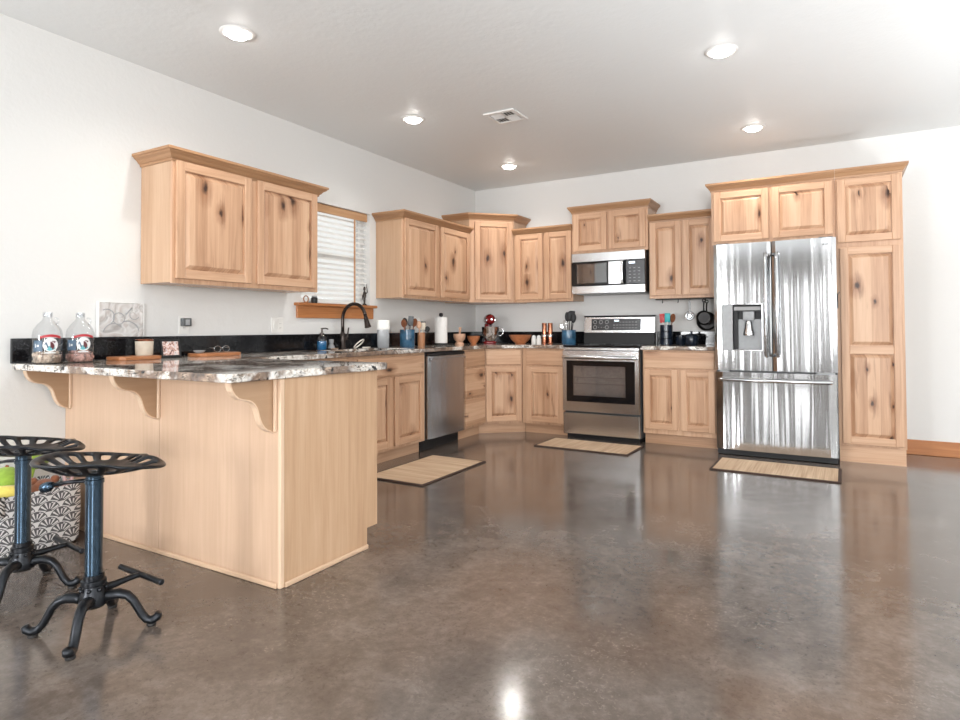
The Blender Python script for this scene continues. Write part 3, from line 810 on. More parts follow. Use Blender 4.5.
m = mb('lcd'); on_guard(m, .335, .385, 1.150, 1.166, .002); m.build('clock_display', None, cp)
# oven door: stainless frame around a black glass with a see-through window
OZ0, OZ1 = .272, .862
m = mb('steel'); yF, yB = -.688, -.635
gx0, gx1, gz0, gz1 = .042, .722, .365, .765
for q in ((.003, gx0, OZ0, OZ1), (gx1, RW-.003, OZ0, OZ1), (gx0, gx1, OZ0, gz0), (gx0, gx1, gz1, OZ1)): m.box(q[0], q[1], yF, yB, q[2], q[3])
bmesh.ops.remove_doubles(m.bm, verts=m.bm.verts[:], dist=1e-5)
od = m.build('oven_door', None, rg)
m = mb('blackgloss'); vx0, vx1, vz0, vz1 = .108, .632, .425, .715
for q in ((gx0, vx0, gz0, gz1), (vx1, gx1, gz0, gz1), (vx0, vx1, gz0, vz0), (vx0, vx1, vz1, gz1)): m.box(q[0], q[1], yF-.001, yF+.006, q[2], q[3])
m.build('window_surround', None, od)
mb('ovenglass').box(vx0, vx1, yF, yF+.004, vz0, vz1).build('oven_glass', None, od)
m = mb('ovenin'); m.box(vx0-.01, vx1+.01, yB+.002, yB+.004, vz0-.02, vz1+.02); m.build('oven_liner', None, od)
m = mb('chrome')
for z in (.54, .60):
    m.tube([(vx0, yB-.012, z), (vx1, yB-.012, z)], .003, 8)
for i in range(14): m.tube([(vx0+.02+i*.035, yB-.006, z-.001) for z in (.54, .5405)], .002, 6)
m.build('oven_racks', None, od)
m = mb('steel'); m.tube([(.03, yF+.002, .800), (.03, yF-.045, .800), (.06, yF-.055, .800), (.70, yF-.055, .800), (.732, yF-.045, .800), (.732, yF+.002, .800)], .017, 14)
m.build('handle', None, od, smooth=50)
m = mb('steel').box(.003, RW-.003, -.672, -.635, .866, .894, .003).build('vent_trim', None, rg)
mb('steel').box(.003, RW-.003, yF+.003, -.64, .048, .255, .005).build('storage_drawer', None, rg)
mb('black').box(.02, RW-.02, -.62, -.1, 0, .048).build('plinth', None, rg)

# microwave
mw = thing('microwave', 'stainless over-range microwave mounted under the short cabinet', 'microwave', (1.398, 0, 0))
W = .762; F = -.415; Z0, Z1 = 1.432, 1.846
mb('black').box(.004, W-.002, F+.03, -.01, Z0+.004, Z1, .003).build('case', None, mw)
mb('steel').box(0, W-.004, F, F+.035, 1.755, Z1, .004).build('top_grille', None, mw)
m = mb('steel'); ds = .54
for q in ((0, .022, 1.505, 1.758), (.40, ds, 1.505, 1.758), (.022, .40, 1.505, 1.535), (.022, .40, 1.735, 1.758)): pass
m.box(0, W-.004, F, F+.035, Z0, 1.512, .004)
m.build('bottom_trim', None, mw)
m = mb('blackgloss'); m.box(0, .545, F-.004, F+.03, 1.516, 1.752, .004); md_ = m.build('door', None, mw)
mb('ovenglass').box(.06, .375, F-.0065, F-.0045, 1.54, 1.735).build('door_window', None, md_)
mb('steel').box(.392, .522, F-.009, F-.0045, 1.52, 1.748, .002).build('door_reflection', None, md_)  # steel strip standing in for the bright reflection on the door glass
m = mb('chrome'); m.tube([(.54, F-.004, 1.742), (.54, F-.035, 1.738), (.54, F-.04, 1.70), (.54, F-.04, 1.57), (.54, F-.035, 1.535), (.54, F-.004, 1.53)], .012, 10); m.build('handle', None, md_, smooth=50)
cpn = mb('ctrl').box(.57, W-.004, F-.003, F+.03, 1.516, 1.752, .003).build('control_panel', None, mw)
m = mb('mark')
for j in range(5):
    for i in range(3): m.box(.60+i*.045, .620+i*.045, F-.0045, F-.003, 1.54+j*.032, 1.546+j*.032)
m.build('key_marks', None, cpn)
mb('lcd').box(.60, .66, F-.0045, F-.003, 1.715, 1.735).build('clock_display', None, cpn)
mb('grey').box(.03, W-.03, F+.04, -.05, Z0-.003, Z0+.003).build('vent_panel', None, mw)

# dishwasher
dw = thing('dishwasher', 'stainless steel dishwasher with black toe plate under the worktop', 'dishwasher', (0, -1.92, 0), L)
W = 1.92-1.277
mb('darkgrey').box(.006, W-.006, -.60, -.05, .10, .868).build('case', None, dw)
dd_ = mb('dw').prism(curved_panel(.012, W-.012, 0, 0, -.642, -.602, .004), .108, .838, 'z').build('door', None, dw)
mb('black').box(.014, W-.014, -.635, -.602, .84, .866, .003).build('control_strip', None, dw)
m = mb('dw'); m.box(.03, W-.03, -.660, -.646, .795, .823, .006, 2); m.build('handle', None, dd_)
mb('black').box(.006, W-.006, -.55, -.08, 0, .10).build('toe_plate', None, dw)

# ------------------------------------------------------------------ kitchen mats
def rug(label, x, y, w, d, rz):
    r = thing('kitchen_mat', label, 'rug', (x, y, 0), rz, 'tan kitchen mats')
    mb('rugedge').box(-w/2, w/2, -d/2, d/2, .0005, .009, .003).build('border', None, r)
    b = .022
    mb('rug').box(-w/2+b, w/2-b, -d/2+b, d/2-b, .009, .0115, .001).build('woven_panel', None, r)
rug('tan woven mat on the floor in front of the sink and dishwasher', 1.02, -2.46, .88, .53, L)
rug('tan woven mat on the floor in front of the range', 1.78, -1.0, .89, .46, -.02)
rug('tan woven mat on the floor in front of the refrigerator', 3.335, -1.185, .87, .48, -.01)

# ------------------------------------------------------------------ faucet and sink things
fa = thing('faucet', 'dark bronze gooseneck pull-down faucet rising behind the sink', 'faucet', (.085, -2.395, CT1))
mb('bronze').lathe([(0, 0), (.032, 0), (.030, .008), (.026, .014), (.025, .10), (.022, .13), (.016, .145), (0, .146)]).build('body', None, fa, smooth=50)
pts = [(0, 0, .14), (0, 0, .20), (0, 0, .258)]
for i in range(1, 15):
    a = PI*i/14*.94; pts.append((.128-.128*math.cos(a), 0, .258+.128*math.sin(a)))
mb('bronze').tube(pts, .0145, 14).build('spout', None, fa, smooth=True)
e = Vector(pts[-1]); dr = (Vector(pts[-1])-Vector(pts[-2])).normalized()
mb('bronze').tube([e, e+dr*.02, e+dr*.06, e+dr*.10], [.015, .018, .022, .028], 16).build('spray_head', None, fa, smooth=50)
m = mb('bronze'); m.tube([(0, .02, .085), (0, .06, .095)], .012, 12); m.tube([(0, .055, .09), (.004, .062, .14), (.008, .066, .185)], [.010, .007, .006], 10); m.build('lever', None, fa, smooth=50)

sp = thing('soap_dispenser', 'clear pump bottle half full of blue soap left of the faucet', 'soap dispenser', (.10, -2.655, CT1))
prof_b = [(0, 0), (.036, 0), (.040, .006), (.040, .085), (.034, .105), (.018, .118), (.016, .125)]
mb('glass').lathe(prof_b).build('bottle', None, sp, smooth=50)
mb('bluesoap').lathe([(0, .003), (.034, .003), (.0375, .008), (.0375, .075), (0, .076)]).build('soap', None, sp, smooth=50)
m = mb('bronze'); m.lathe([(.019, .118), (.019, .140), (.008, .143), (.006, .17), (.010, .172), (.010, .182), (0, .183)]); m.tube([(0, 0, .178), (.03, .012, .180), (.05, .02, .172)], .005, 8)
m.build('pump', None, sp, smooth=50)
sg = thing('sponge_holder', 'small silver sponge caddy beside the blue soap bottle', 'sponge holder', (.075, -2.52, CT1))
m = mb('chrome'); m.box(-.04, .04, -.045, .045, 0, .012, .004); m.build('tray', None, sg)
m = mb('grey'); m.lathe([(0, .0125), (.030, .0125), (.026, .03), (.014, .05), (.020, .065), (.020, .085), (0, .088)]); m.build('scrubber', None, sg, smooth=50)
m = mb('rope'); pts = []
for i in range(33):
    a = 2*PI*i/32; pts.append((-.018+.030*math.sin(a), .052*math.cos(a), .042+.036*math.sin(a+.5)))
m.tube(pts, .006, 8); m.tube([(-.02, .05, .007), (.0, .09, .007), (.0, .13, .007)], .006, 8)
tag(m.build('rope_loop', None, None, (.115, -2.20, CT1), 0, smooth=True), 'white cord loop standing beside the faucet base', 'cord')
wp = thing('water_filter_pitcher', 'clear plastic water filter pitcher with white lid right of the faucet', 'pitcher', (.20, -1.99, CT1), 2.25)
def rrect(hx_, hy_, r, n=5):
    out = []
    for cx_, cy_, a0_ in ((hx_-r, hy_-r, 0), (-hx_+r, hy_-r, 90), (-hx_+r, -hy_+r, 180), (hx_-r, -hy_+r, 270)):
        for i in range(n+1):
            a = math.radians(a0_+90*i/n); out.append((cx_+r*math.cos(a), cy_+r*math.sin(a)))
    return out
def loft(m, secs, cap0=True, cap1=True):
    rows = [[m.bm.verts.new((x, y, z)) for x, y in p] for p, z in secs]
    for a, b in zip(rows, rows[1:]):
        for i in range(len(a)): m.face([a[i], a[(i+1) % len(a)], b[(i+1) % len(a)], b[i]])
    if cap0: m.face(rows[0][::-1])
    if cap1: m.face(rows[-1])
    return m
loft(mb('frost'), [(rrect(.075, .048, .03), 0), (rrect(.080, .052, .03), .02), (rrect(.082, .056, .03), .165)]).build('jug', None, wp, smooth=40)
loft(mb('plastic'), [(rrect(.085, .058, .03), .166), (rrect(.087, .060, .03), .18), (rrect(.085, .058, .03), .245), (rrect(.078, .050, .025), .252)]).build('lid', None, wp, smooth=40)
m = mb('plastic'); m.tube([(.08, 0, .215), (.125, 0, .21), (.135, 0, .17), (.13, 0, .08), (.11, 0, .045), (.08, 0, .04)], .011, 10); m.build('handle', None, wp, smooth=True)

# crocks of utensils
def crock(name, label, loc, mat, r, h):
    t = thing(name, label, 'crock', loc)
    mb(mat).lathe([(0, 0), (r*.9, 0), (r*.97, .01), (r, h*.5), (r*.96, h), (r*.88, h), (r*.9, h*.5), (r*.85, .012), (0, .012)], seg=32).build('pot', None, t, smooth=40)
    return t
def utensil(label, base, tip, kind, mat, cat='utensil', group=None, hm=None, mat2=None):
    b, t = Vector(base), Vector(tip); d = (t-b); n = d.normalized()
    o = thing(kind, label, cat, base, 0, group); m = mb(hm or mat)
    d_ = lambda s: tuple(d*s)
    m.tube([d_(0), d_(.35), d_(.72)], [.006, .0055, .0045], 8); m.build('handle', None, o, smooth=True)
    q = n.to_track_quat('Z', 'Y').to_matrix(); face = Vector((CAM[0]-b.x, CAM[1]-b.y, 0)).normalized()
    x = n.cross(face).normalized(); yv = x.cross(n); q = Matrix((x, yv, n)).transposed(); c = tuple(d*.86); L_ = d.length*.17
    m = mb(mat)
    if kind in ('spatula', 'turner'):
        m.box(-.026, .026, -.003, .003, -L_, L_, .003, 2)
    elif kind == 'whisk':
        for k_ in range(5):
            a = PI*k_/5; pts = [(.028*math.sin(s*PI/8)*math.cos(a)*(1 if s <= 8 else 1), .028*math.sin(s*PI/8)*math.sin(a), -L_+2*L_*s/8 if s <= 8 else L_) for s in range(9)]
            m.tube(pts, .0015, 5)
    elif kind == 'scissors_grip':
        pass
    else:
        m.ball((0, 0, 0), 1, (.027, .008, L_), 14, 8)
    if kind in ('spatula', 'turner', 'whisk'):
        bmesh.ops.transform(m.bm, matrix=Matrix.Translation(c) @ q.to_4x4(), verts=m.bm.verts[:])
    else:
        bmesh.ops.transform(m.bm, matrix=Matrix.Translation(c) @ q.to_4x4(), verts=m.bm.verts[:])
    m.build('head', None, o, smooth=40)
    return o
cx_, cy_ = .20, -1.63
crock('utensil_crock', 'tall dark blue glazed crock on the left counter, full of dark utensils', (cx_, cy_, CT1), 'blue', .074, .165)
G = 'utensils in the dark blue left crock'
for i, (dx, dy, hh, kd, mt) in enumerate(((.02, -.055, .255, 'wooden_spoon', 'brown'), (.0, -.025, .27, 'serving_spoon', 'black'), (.03, .005, .285, 'turner', 'darkgrey'), (0, .03, .275, 'serving_spoon', 'chrome'), (.02, .055, .265, 'wooden_spoon', 'brown'))):
    utensil(['dark wooden spoon leaning furthest left in the dark blue crock', 'black serving spoon, second from left in the dark blue crock', 'grey turner in the middle of the dark blue crock', 'steel spoon just right of the grey turner in the dark blue crock', 'dark wooden spoon leaning furthest right in the dark blue crock'][i],
            (cx_+dx*.4, cy_+dy*.5, CT1+.02), (cx_+dx*1.3, cy_+dy*1.7, CT1+hh), kd, mt, 'utensil', G)
cx_, cy_ = .235, -1.45
crock('wooden_crock', 'narrow brown wooden cylinder beside the dark blue crock', (cx_, cy_, CT1), 'cylw', .037, .135)
G = 'utensils in the wooden cylinder'
utensil('pale wooden spoon in the narrow wooden cylinder, left of the others', (cx_, cy_-.012, CT1+.02), (cx_+.01, cy_-.06, CT1+.24), 'wooden_spoon', 'pinkw', 'utensil', G)
utensil('pale spatula in the middle of the narrow wooden cylinder', (cx_, cy_, CT1+.02), (cx_+.02, cy_+.0, CT1+.225), 'spatula', 'candle', 'utensil', G)
utensil('dark basting brush leaning right out of the wooden cylinder', (cx_, cy_+.012, CT1+.02), (cx_+.02, cy_+.085, CT1+.19), 'basting_brush', 'black', 'utensil', G)

pt = thing('paper_towel_holder', 'upright paper towel roll on a black holder left of the corner', 'paper towel', (.20, -1.05, CT1))
m = mb('black'); m.lathe([(0, 0), (.075, 0), (.072, .012), (.012, .016), (.008, .02), (.008, .295), (.018, .300), (.022, .315), (.016, .332), (0, .336)]); m.build('stand', None, pt, smooth=40)
mb('paper').lathe([(.02, .022), (.064, .022), (.066, .026), (.066, .286), (.064, .290), (.02, .290)], seg=36).build('towel_roll', None, pt, smooth=40)

mo = thing('mortar', 'rosy wooden mortar with pestle standing in it', 'mortar', (.23, -.74, CT1))
mb('pinkw').lathe([(0, 0), (.05, 0), (.048, .012), (.034, .028), (.058, .055), (.066, .085), (.064, .115), (.056, .115), (.05, .07), (0, .05)]).build('bowl', None, mo, smooth=40)
m = mb('pinkw'); m.tube([(0, 0, .055), (.006, -.004, .10), (.012, -.008, .145), (.016, -.01, .185)], [.018, .012, .012, .017], 12); m.build('pestle', None, mo, smooth=True)
bo = mb('terra').lathe([(0, 0), (.03, 0), (.033, .008), (.062, .045), (.073, .088), (.067, .088), (.055, .045), (0, .014)]).build('bowl', None, None, (.265, -.50, CT1), smooth=40)
tag(bo, 'small red-brown wooden bowl between the mortar and the red mixer', 'bowl')
bo = mb('terra').lathe([(0, 0), (.055, 0), (.058, .008), (.10, .045), (.128, .098), (.120, .098), (.092, .05), (0, .014)], seg=36).build('bowl', None, None, (.73, -.27, CT1), smooth=40)
tag(bo, 'wide orange-brown wooden bowl right of the red mixer', 'bowl')

# stand mixer
mx = thing('stand_mixer', 'dark red stand mixer with steel bowl in the counter corner', 'mixer', (.36, -.31, CT1), -PI*.28)
m = mb('red'); loft(m, [(rrect(.10, .075, .06), 0), (rrect(.10, .075, .06), .02), (rrect(.092, .068, .055), .032)])
m.prism([(-.085, .03), (-.025, .03), (-.035, .12), (-.035, .225), (-.10, .225), (-.105, .13)], -.042, .042, 'y')
m.build('base', None, mx, smooth=35, bevel=.008)
m = mb('red'); secs = []
for s in range(13):
    t_ = s/12; x = -.125+.27*t_; r = .062*math.sqrt(max(.02, 1-abs(2*t_-1)**3.2))
    secs.append([m.bm.verts.new((x, r*.95*math.cos(2*PI*k/20), .272+r*math.sin(2*PI*k/20))) for k in range(20)])
for a, b in zip(secs, secs[1:]):
    for k in range(20): m.face([a[k], a[(k+1) % 20], b[(k+1) % 20], b[k]])
m.face(secs[0]); m.face(secs[-1]); m.build('motor_head', None, mx, smooth=True)
m = mb('chrome'); m.lathe([(.0, .012), (.02, .012), (.012, 0), (.012, -.03), (0, -.03)], (.075, 0, .205), 18)
m.tube([(-.06, .0595, .262), (.0, .0615, .262), (.06, .0605, .262), (.11, .048, .262)], .006, 6); m.tube([(-.06, -.0595, .262), (.0, -.0615, .262), (.06, -.0605, .262), (.11, -.048, .262)], .006, 6)
m.lathe([(0, .150), (.010, .150), (.013, .146), (.013, .136)], (0, 0, .272), 18, 'x'); m.build('chrome_trim', None, mx, smooth=40)
m = mb('chrome'); m.lathe([(0, .034), (.045, .034), (.048, .045), (.078, .075), (.092, .12), (.098, .185), (.101, .19), (.095, .188), (.088, .12), (.07, .075), (0, .05)], (.065, 0, 0), 32)
m.build('mixing_bowl', None, mx, smooth=40)
m = mb('chrome'); m.tube([(.065, .09, .17), (.065, .135, .172), (.065, .148, .15), (.065, .143, .11), (.065, .12, .09), (.065, .085, .092)], .007, 8); m.build('bowl_handle', None, mx, smooth=True)
m = mb('chrome'); m.tube([(-.06, -.055, .09), (-.06, -.075, .09)], .008, 8); m.build('speed_lever', None, mx)

# shakers, mills
for i, x in enumerate((.885, .945)):
    s = thing('salt_shaker' if i == 0 else 'pepper_shaker', ['white shaker beside the wide orange-brown bowl', 'white shaker beside the copper mills'][i], 'shaker', (x, -.25, CT1), 0, 'white shakers')
    mb('plastic').lathe([(0, 0), (.024, 0), (.027, .006), (.027, .055), (.021, .062)], seg=20).build('body', None, s, smooth=40)
    mb('lwhite').lathe([(.021, .0625), (.024, .066), (.021, .085), (.010, .094), (0, .095)], seg=20).build('cap', None, s, smooth=40)
for i, x in enumerate((1.005, 1.075)):
    s = thing('pepper_mill', ['tall copper-coloured mill, left one next to the white shakers', 'tall copper-coloured mill, right one nearer the blue crock'][i], 'mill', (x, -.235, CT1), 0, 'copper mills')
    mb('copper').lathe([(0, 0), (.029, 0), (.030, .004), (.027, .075)], seg=24).build('body', None, s, smooth=40)
    mb('chrome').lathe([(.029, .0755), (.030, .08), (.030, .10), (.028, .103)], seg=24).build('collar', None, s, smooth=40)
    mb('copper').lathe([(.027, .104), (.027, .222), (.025, .228), (0, .228)], seg=24).build('grinder_top', None, s, smooth=40)

cx_, cy_ = 1.275, -.20
crock('utensil_crock', 'blue glazed crock of black utensils immediately left of the range', (cx_, cy_, CT1), 'blue', .078, .15)
G = 'black utensils in the crock left of the range'
for i, (dx, dy, hh, kd, mt) in enumerate(((-.07, -.02, .215, 'tongs', 'chrome'), (-.045, .0, .25, 'whisk', 'chrome'), (-.02, .01, .335, 'ladle', 'black'), (.015, -.01, .345, 'serving_spoon', 'black'), (.04, .0, .345, 'turner', 'black'), (.06, -.015, .315, 'slotted_spoon', 'black'))):
    utensil(['silver tongs leaning furthest left in the blue crock beside the range', 'wire whisk second from left in the blue crock beside the range', 'black ladle in the left half of the blue crock beside the range', 'black serving spoon in the middle of the blue crock beside the range', 'black turner right of centre in the blue crock beside the range', 'black slotted spoon leaning furthest right in the blue crock beside the range'][i],
            (cx_+dx*.4, cy_+dy, CT1+.02), (cx_+dx*1.15, cy_+dy, CT1+hh), kd, mt, 'utensil', G)

# right counter
cx_, cy_ = 2.305, -.21
m_ = thing('utensil_canister', 'dark stacked canister of bright spatulas right of the range', 'canister', (cx_, cy_, CT1))
mb('navy').lathe([(0, 0), (.056, 0), (.060, .006), (.060, .062), (.054, .066), (.060, .070), (.060, .128), (.054, .132), (.060, .136), (.060, .195), (.054, .198), (.050, .12), (0, .02)], seg=32).build('body', None, m_, smooth=30)
G = 'utensils in the dark canister'
utensil('red silicone spatula in the dark canister right of the range', (cx_-.015, cy_, CT1+.04), (cx_-.04, cy_-.005, CT1+.30), 'spatula', 'redp', 'utensil', G, hm='plastic')
utensil('turquoise silicone spatula in the dark canister right of the range', (cx_+.008, cy_-.012, CT1+.04), (cx_+.018, cy_-.025, CT1+.305), 'spatula', 'teal', 'utensil', G, hm='plastic')
utensil('dark brown wooden spoon in the dark canister right of the range', (cx_+.02, cy_+.01, CT1+.04), (cx_+.065, cy_+.015, CT1+.30), 'wooden_spoon', 'brown', 'utensil', G)
po = thing('cooking_pot', 'dark lidded cooking pot on the short worktop next to the refrigerator', 'pot', (2.545, -.22, CT1))
mb('navy').lathe([(0, 0), (.055, 0), (.062, .01), (.066, .085), (.063, .09)], seg=32).build('body', None, po, smooth=40)
mb('navy').lathe([(.067, .091), (.064, .098), (.045, .108), (.010, .113), (.008, .122), (.014, .128), (.010, .134), (0, .135)], seg=32).build('lid', None, po, smooth=40)
m = mb('iron')
for s in (-1, 1): m.tube([(s*.058, -.022, .07), (s*.076, -.022, .075), (s*.08, 0, .075), (s*.076, .022, .075), (s*.058, .022, .07)], .005, 8)
m.build('side_handles', None, po, smooth=True)
cn = mb('navy').lathe([(0, 0), (.045, 0), (.05, .006), (.05, .085), (.042, .092), (.042, .098), (0, .10)], seg=24).build('canister', None, None, (2.43, -.15, CT1), smooth=40)
tag(cn, 'low dark canister half hidden behind the cooking pot', 'canister')

# hook rail with hanging pans
hr = thing('hook_rail', 'thin black hook rail under the cabinet right of the microwave', 'hook rail', (2.20, -.20, 1.352))
mb('black').box(0, .56, -.012, .012, .004, .013, .002).build('bar', None, hr)
for x in (.07, .22, .33, .475):
    mb('black').tube([(x, 0, .006), (x, 0, -.012), (x, -.006, -.024), (x, -.016, -.026), (x, -.02, -.016)], .0035, 8).build('hook', None, hr, smooth=True)
st = thing('strainer_ladle', 'small steel skimmer hanging from the hook rail left of the skillets', 'skimmer', (2.53, -.2165, 1.33))
m = mb('grey'); m.box(-.012, .012, -.002, .002, -.095, .012, .002); m.build('handle', None, st)
m = mb('handle'); m.lathe([(.040, 0), (.046, .003), (.046, .012), (.040, .014)], (0, -.010, -.135), 28, 'y'); m.lathe([(0, .015), (.040, .008)], (0, -.010, -.135), 28, 'y')
sk_ = m.build('bowl', None, st, smooth=40)
m = mb('black')
for i in range(8): m.lathe([(0, 0), (.006, 0), (.006, .001)], (.022*math.cos(PI*i/4), -.0045, -.135+.022*math.sin(PI*i/4)), 10, 'y')
m.build('drain_holes', None, st)
def skillet(label, loc, r, tilt=0):
    s = thing('skillet', label, 'pan', loc, 0, 'hanging skillets')
    m = mb('pan'); cz = -.10-r
    m.lathe([(0, .0), (r*.78, 0), (r*.80, -.003), (r*.98, -.030), (r, -.034), (r*1.0, -.028), (r*.84, .006), (0, .006)], (0, 0, cz), 40, 'y'); m.build('pan_body', None, s, smooth=40)
    m = mb('pan'); m.tube([(0, -.022, cz+r*.95), (0, -.026, cz+r+.03), (0, -.016, -.03), (0, -.010, -.012)], [.011, .009, .010, .009], 10, .7)
    m.tube([(.014*math.cos(2*PI*k/14), -.010, -.004+.014*math.sin(2*PI*k/14)) for k in range(15)], .0045, 8); m.build('handle', None, s, smooth=True)
skillet('larger black iron skillet hanging behind a smaller one beside the refrigerator', (2.675, -.135, 1.336), .093)
skillet('smaller black iron skillet hanging in front of a larger one', (2.660, -.195, 1.345), .070)

# clip on refrigerator side
cl = thing('magnetic_clip', 'small black magnetic clip between the refrigerator and the pantry', 'clip', (3.765, -.70, 1.30))
m = mb('black'); m.box(-.008, .004, -.02, .02, -.07, .05, .003); m.build('clip_body', None, cl)
mb('darkgrey').tube([(.006, -.01, .045), (.014, -.012, .06), (.014, .012, .06), (.006, .01, .045)], .003, 6).build('grip', None, cl)

# ------------------------------------------------------------------ left wall and peninsula things
def jug(label, loc, fill, rz):
    j = thing('glass_jug', label, 'jug', loc, rz, 'glass gallon jugs')
    mb('glass').lathe([(0, .003), (.06, .003), (.070, .010), (.072, .022), (.072, .150), (.066, .178), (.048, .205), (.028, .225), (.021, .240), (.020, .262)], seg=36).build('bottle', None, j, smooth=60)
    mb('glass').lathe([(.021, .243), (.025, .245), (.025, .252), (.021, .254), (.024, .258), (.024, .268), (.019, .268), (.019, .243)], seg=24).build('neck_ring', None, j, smooth=40)
    m = mb('glass'); m.tube([(.012+.022, .0, .236)] + [(.034+.020*math.sin(a), 0, .222+.018*math.cos(a)) for a in [PI*k/8 for k in range(1, 8)]] + [(.044, 0, .206)], .0045, 8)
    o = m.build('finger_loop', None, j, smooth=True); o.rotation_euler = (0, 0, math.radians(70))
    m = mb(fill); random.seed(hash(fill) % 97 if False else len(fill)*7)
    m.lathe([(0, .006), (.060, .006), (.064, .014), (.064, .046), (.03, .056), (0, .054)], seg=24)
    for i in range(60):
        a = random.uniform(0, 2*PI); rr = random.choice((.060, .060, .045, .03)); z = random.uniform(.014, .05) if rr > .055 else .056
        m.lathe([(0, .002), (.011, .002), (.011, -.002), (0, -.002)], (rr*math.cos(a), rr*math.sin(a), z), 10, random.choice('xyz'))
    o = m.build('contents', None, j, smooth=40); o['kind'] = 'stuff'
    o['label'] = 'loose coins heaped in the bottom' if fill == 'coins' else 'bottle caps heaped in the bottom'
    # wrapped label: patches bent round the glass
    R = .0728
    def patch(m, pts, lift):
        vs = [m.bm.verts.new(((R+lift)*math.cos(u/R), (R+lift)*math.sin(u/R), z)) for u, z in pts]; m.face(vs)
    def strip(m, f, lift, n=14):
        rows = []
        for i in range(n+1):
            u, z0_, z1_ = f(i/n); rows.append([m.bm.verts.new(((R+lift)*math.cos(u/R), (R+lift)*math.sin(u/R), z)) for z in (z0_, z1_)])
        for a, b in zip(rows, rows[1:]): m.face([a[0], b[0], b[1], a[1]])
    m = MB()
    m.use('lblue'); strip(m, lambda t: (-.072+.050*t, .066, .122), .0004)
    m.use('lwhite'); strip(m, lambda t: (-.060+.004*t, .085, .105), .0008); strip(m, lambda t: (-.050+.010*t, .090, .100), .0008)
    m.use('lwhite'); strip(m, lambda t: (.016+.036*math.cos(PI-PI*t), .100-.036*math.sin(PI*t), .100+.036*math.sin(PI*t)), .0008)
    m.use('lred'); strip(m, lambda t: (-.036+.105*t, .130+.010*math.sin(PI*t), .143+.010*math.sin(PI*t)), .0012)
    m.use('lteal'); strip(m, lambda t: (-.014+.052*t, .068+.010*abs(2*t-1), .080+.012*t-.008*math.sin(9*t)), .0012)
    m.use('lblue'); strip(m, lambda t: (-.012+.022*t, .092+.010*math.sin(7*t), .102+.012*math.sin(5*t)), .0012)
    m.use('lmaroon'); strip(m, lambda t: (.014+.020*t, .080+.006*math.sin(8*t), .116-.018*t*t), .0014); strip(m, lambda t: (.022+.022*t, .112+.004*math.sin(9*t), .120-.004*t), .0014)
    m.use('lwhite'); strip(m, lambda t: (-.012+.052*t, .056, .061), .0012)
    m.build('label', None, j)
    j.scale = (.93, .93, 1)
J1 = jug('glass gallon jug with red and white label holding coins, nearest the counter end', (.20, -4.725, CT1), 'coins', -.44)
J2 = jug('glass gallon jug with red and white label holding bottle caps, next to the art panel', (.20, -4.565, CT1), 'caps', -.44)

ar = thing('art_panel', 'pale grey relief art panel standing on the black backsplash ledge', 'picture', (.004, -4.242, 1.0445))
m = mb('art'); m.box(0, .022, -.132, .132, 0, .205, .003)
m.build('panel', None, ar)
m = mb('white'); m.box(0, .0235, -.137, -.132, 0, .208); m.box(0, .0235, .132, .137, 0, .208); m.box(0, .0235, -.132, .132, .205, .208); m.build('edge', None, ar)
m = mb('grey')
def arc3(cy_, cz_, r, a0_, a1_, w): m.tube([(.0225, cy_+r*math.cos(math.radians(a0_+(a1_-a0_)*k/12)), cz_+r*math.sin(math.radians(a0_+(a1_-a0_)*k/12))) for k in range(13)], w, 6)
arc3(-.02, .11, .035, 0, 360, .0025); arc3(.03, .02, .075, 10, 110, .003); arc3(-.09, .12, .045, -60, 120, .003); arc3(.075, .135, .03, 150, 330, .0025); arc3(-.05, .02, .06, 40, 170, .003)
m.tube([(.0225, .02, .135), (.0225, .06, .175)], .004, 6); m.build('relief_lines', None, ar, smooth=True)

def live_board(label, loc, hl, hw_, rz):
    b = thing('cutting_board', label, 'cutting board', loc, rz, 'wooden boards')
    pts = []
    for i in range(28):
        a = 2*PI*i/28; c_, s_ = math.cos(a), math.sin(a); k_ = (abs(c_)**5+abs(s_)**5)**(-1/5)
        pts.append((hl*c_*k_*(1+.03*math.sin(3*a)), hw_*s_*k_*(1+.05*math.sin(5*a+1))))
    mb('boardw').prism(pts, 0, .022, 'z').build('board', None, b, bevel=.004)
    return b
live_board('red-brown wooden board carrying the cream candle', (.21, -4.268, CT1), .135, .08, L)
live_board('red-brown wooden board carrying eyeglasses and a small pale dish', (.215, -3.735, CT1), .165, .08, L)
cdl = thing('candle', 'cream pillar candle with copper rim on the wooden board', 'candle', (.17, -4.19, CT1+.0225))
mb('candle').lathe([(0, 0), (.044, 0), (.047, .005), (.050, .088), (.046, .088), (.044, .078), (0, .078)], seg=30).build('jar', None, cdl, smooth=40)
mb('copper').lathe([(.0502, .084), (.0515, .092), (.048, .095), (.046, .0885)], seg=30).build('rim', None, cdl, smooth=40)
mb('black').tube([(0, 0, .078), (.001, 0, .087)], .0015, 6).build('wick', None, cdl)
pf = thing('picture_frame', 'small black photo frame leaning on the peninsula counter', 'picture frame', (.19, -4.03, CT1), -.1)
tl = Matrix.Rotation(math.radians(-12), 4, 'Y')
def tilted(m): bmesh.ops.transform(m.bm, matrix=tl, verts=m.bm.verts[:]); return m
m = mb('black')
for y0, y1, z0, z1 in ((-.062, -.05, 0, .115), (.05, .062, 0, .115), (-.05, .05, 0, .014), (-.05, .05, .101, .115)): m.box(-.008, .008, y0, y1, z0, z1, .002)
bmesh.ops.translate(m.bm, verts=m.bm.verts[:], vec=(0, 0, .002)); tilted(m).build('frame', None, pf)
m = mb('photo').box(-.003, .003, -.051, .051, .014, .103); tilted(m).build('photo', None, pf)
m = mb('black').tube([(-.022, 0, .075), (-.05, 0, .004)], .004, 6).build('easel_leg', None, pf)
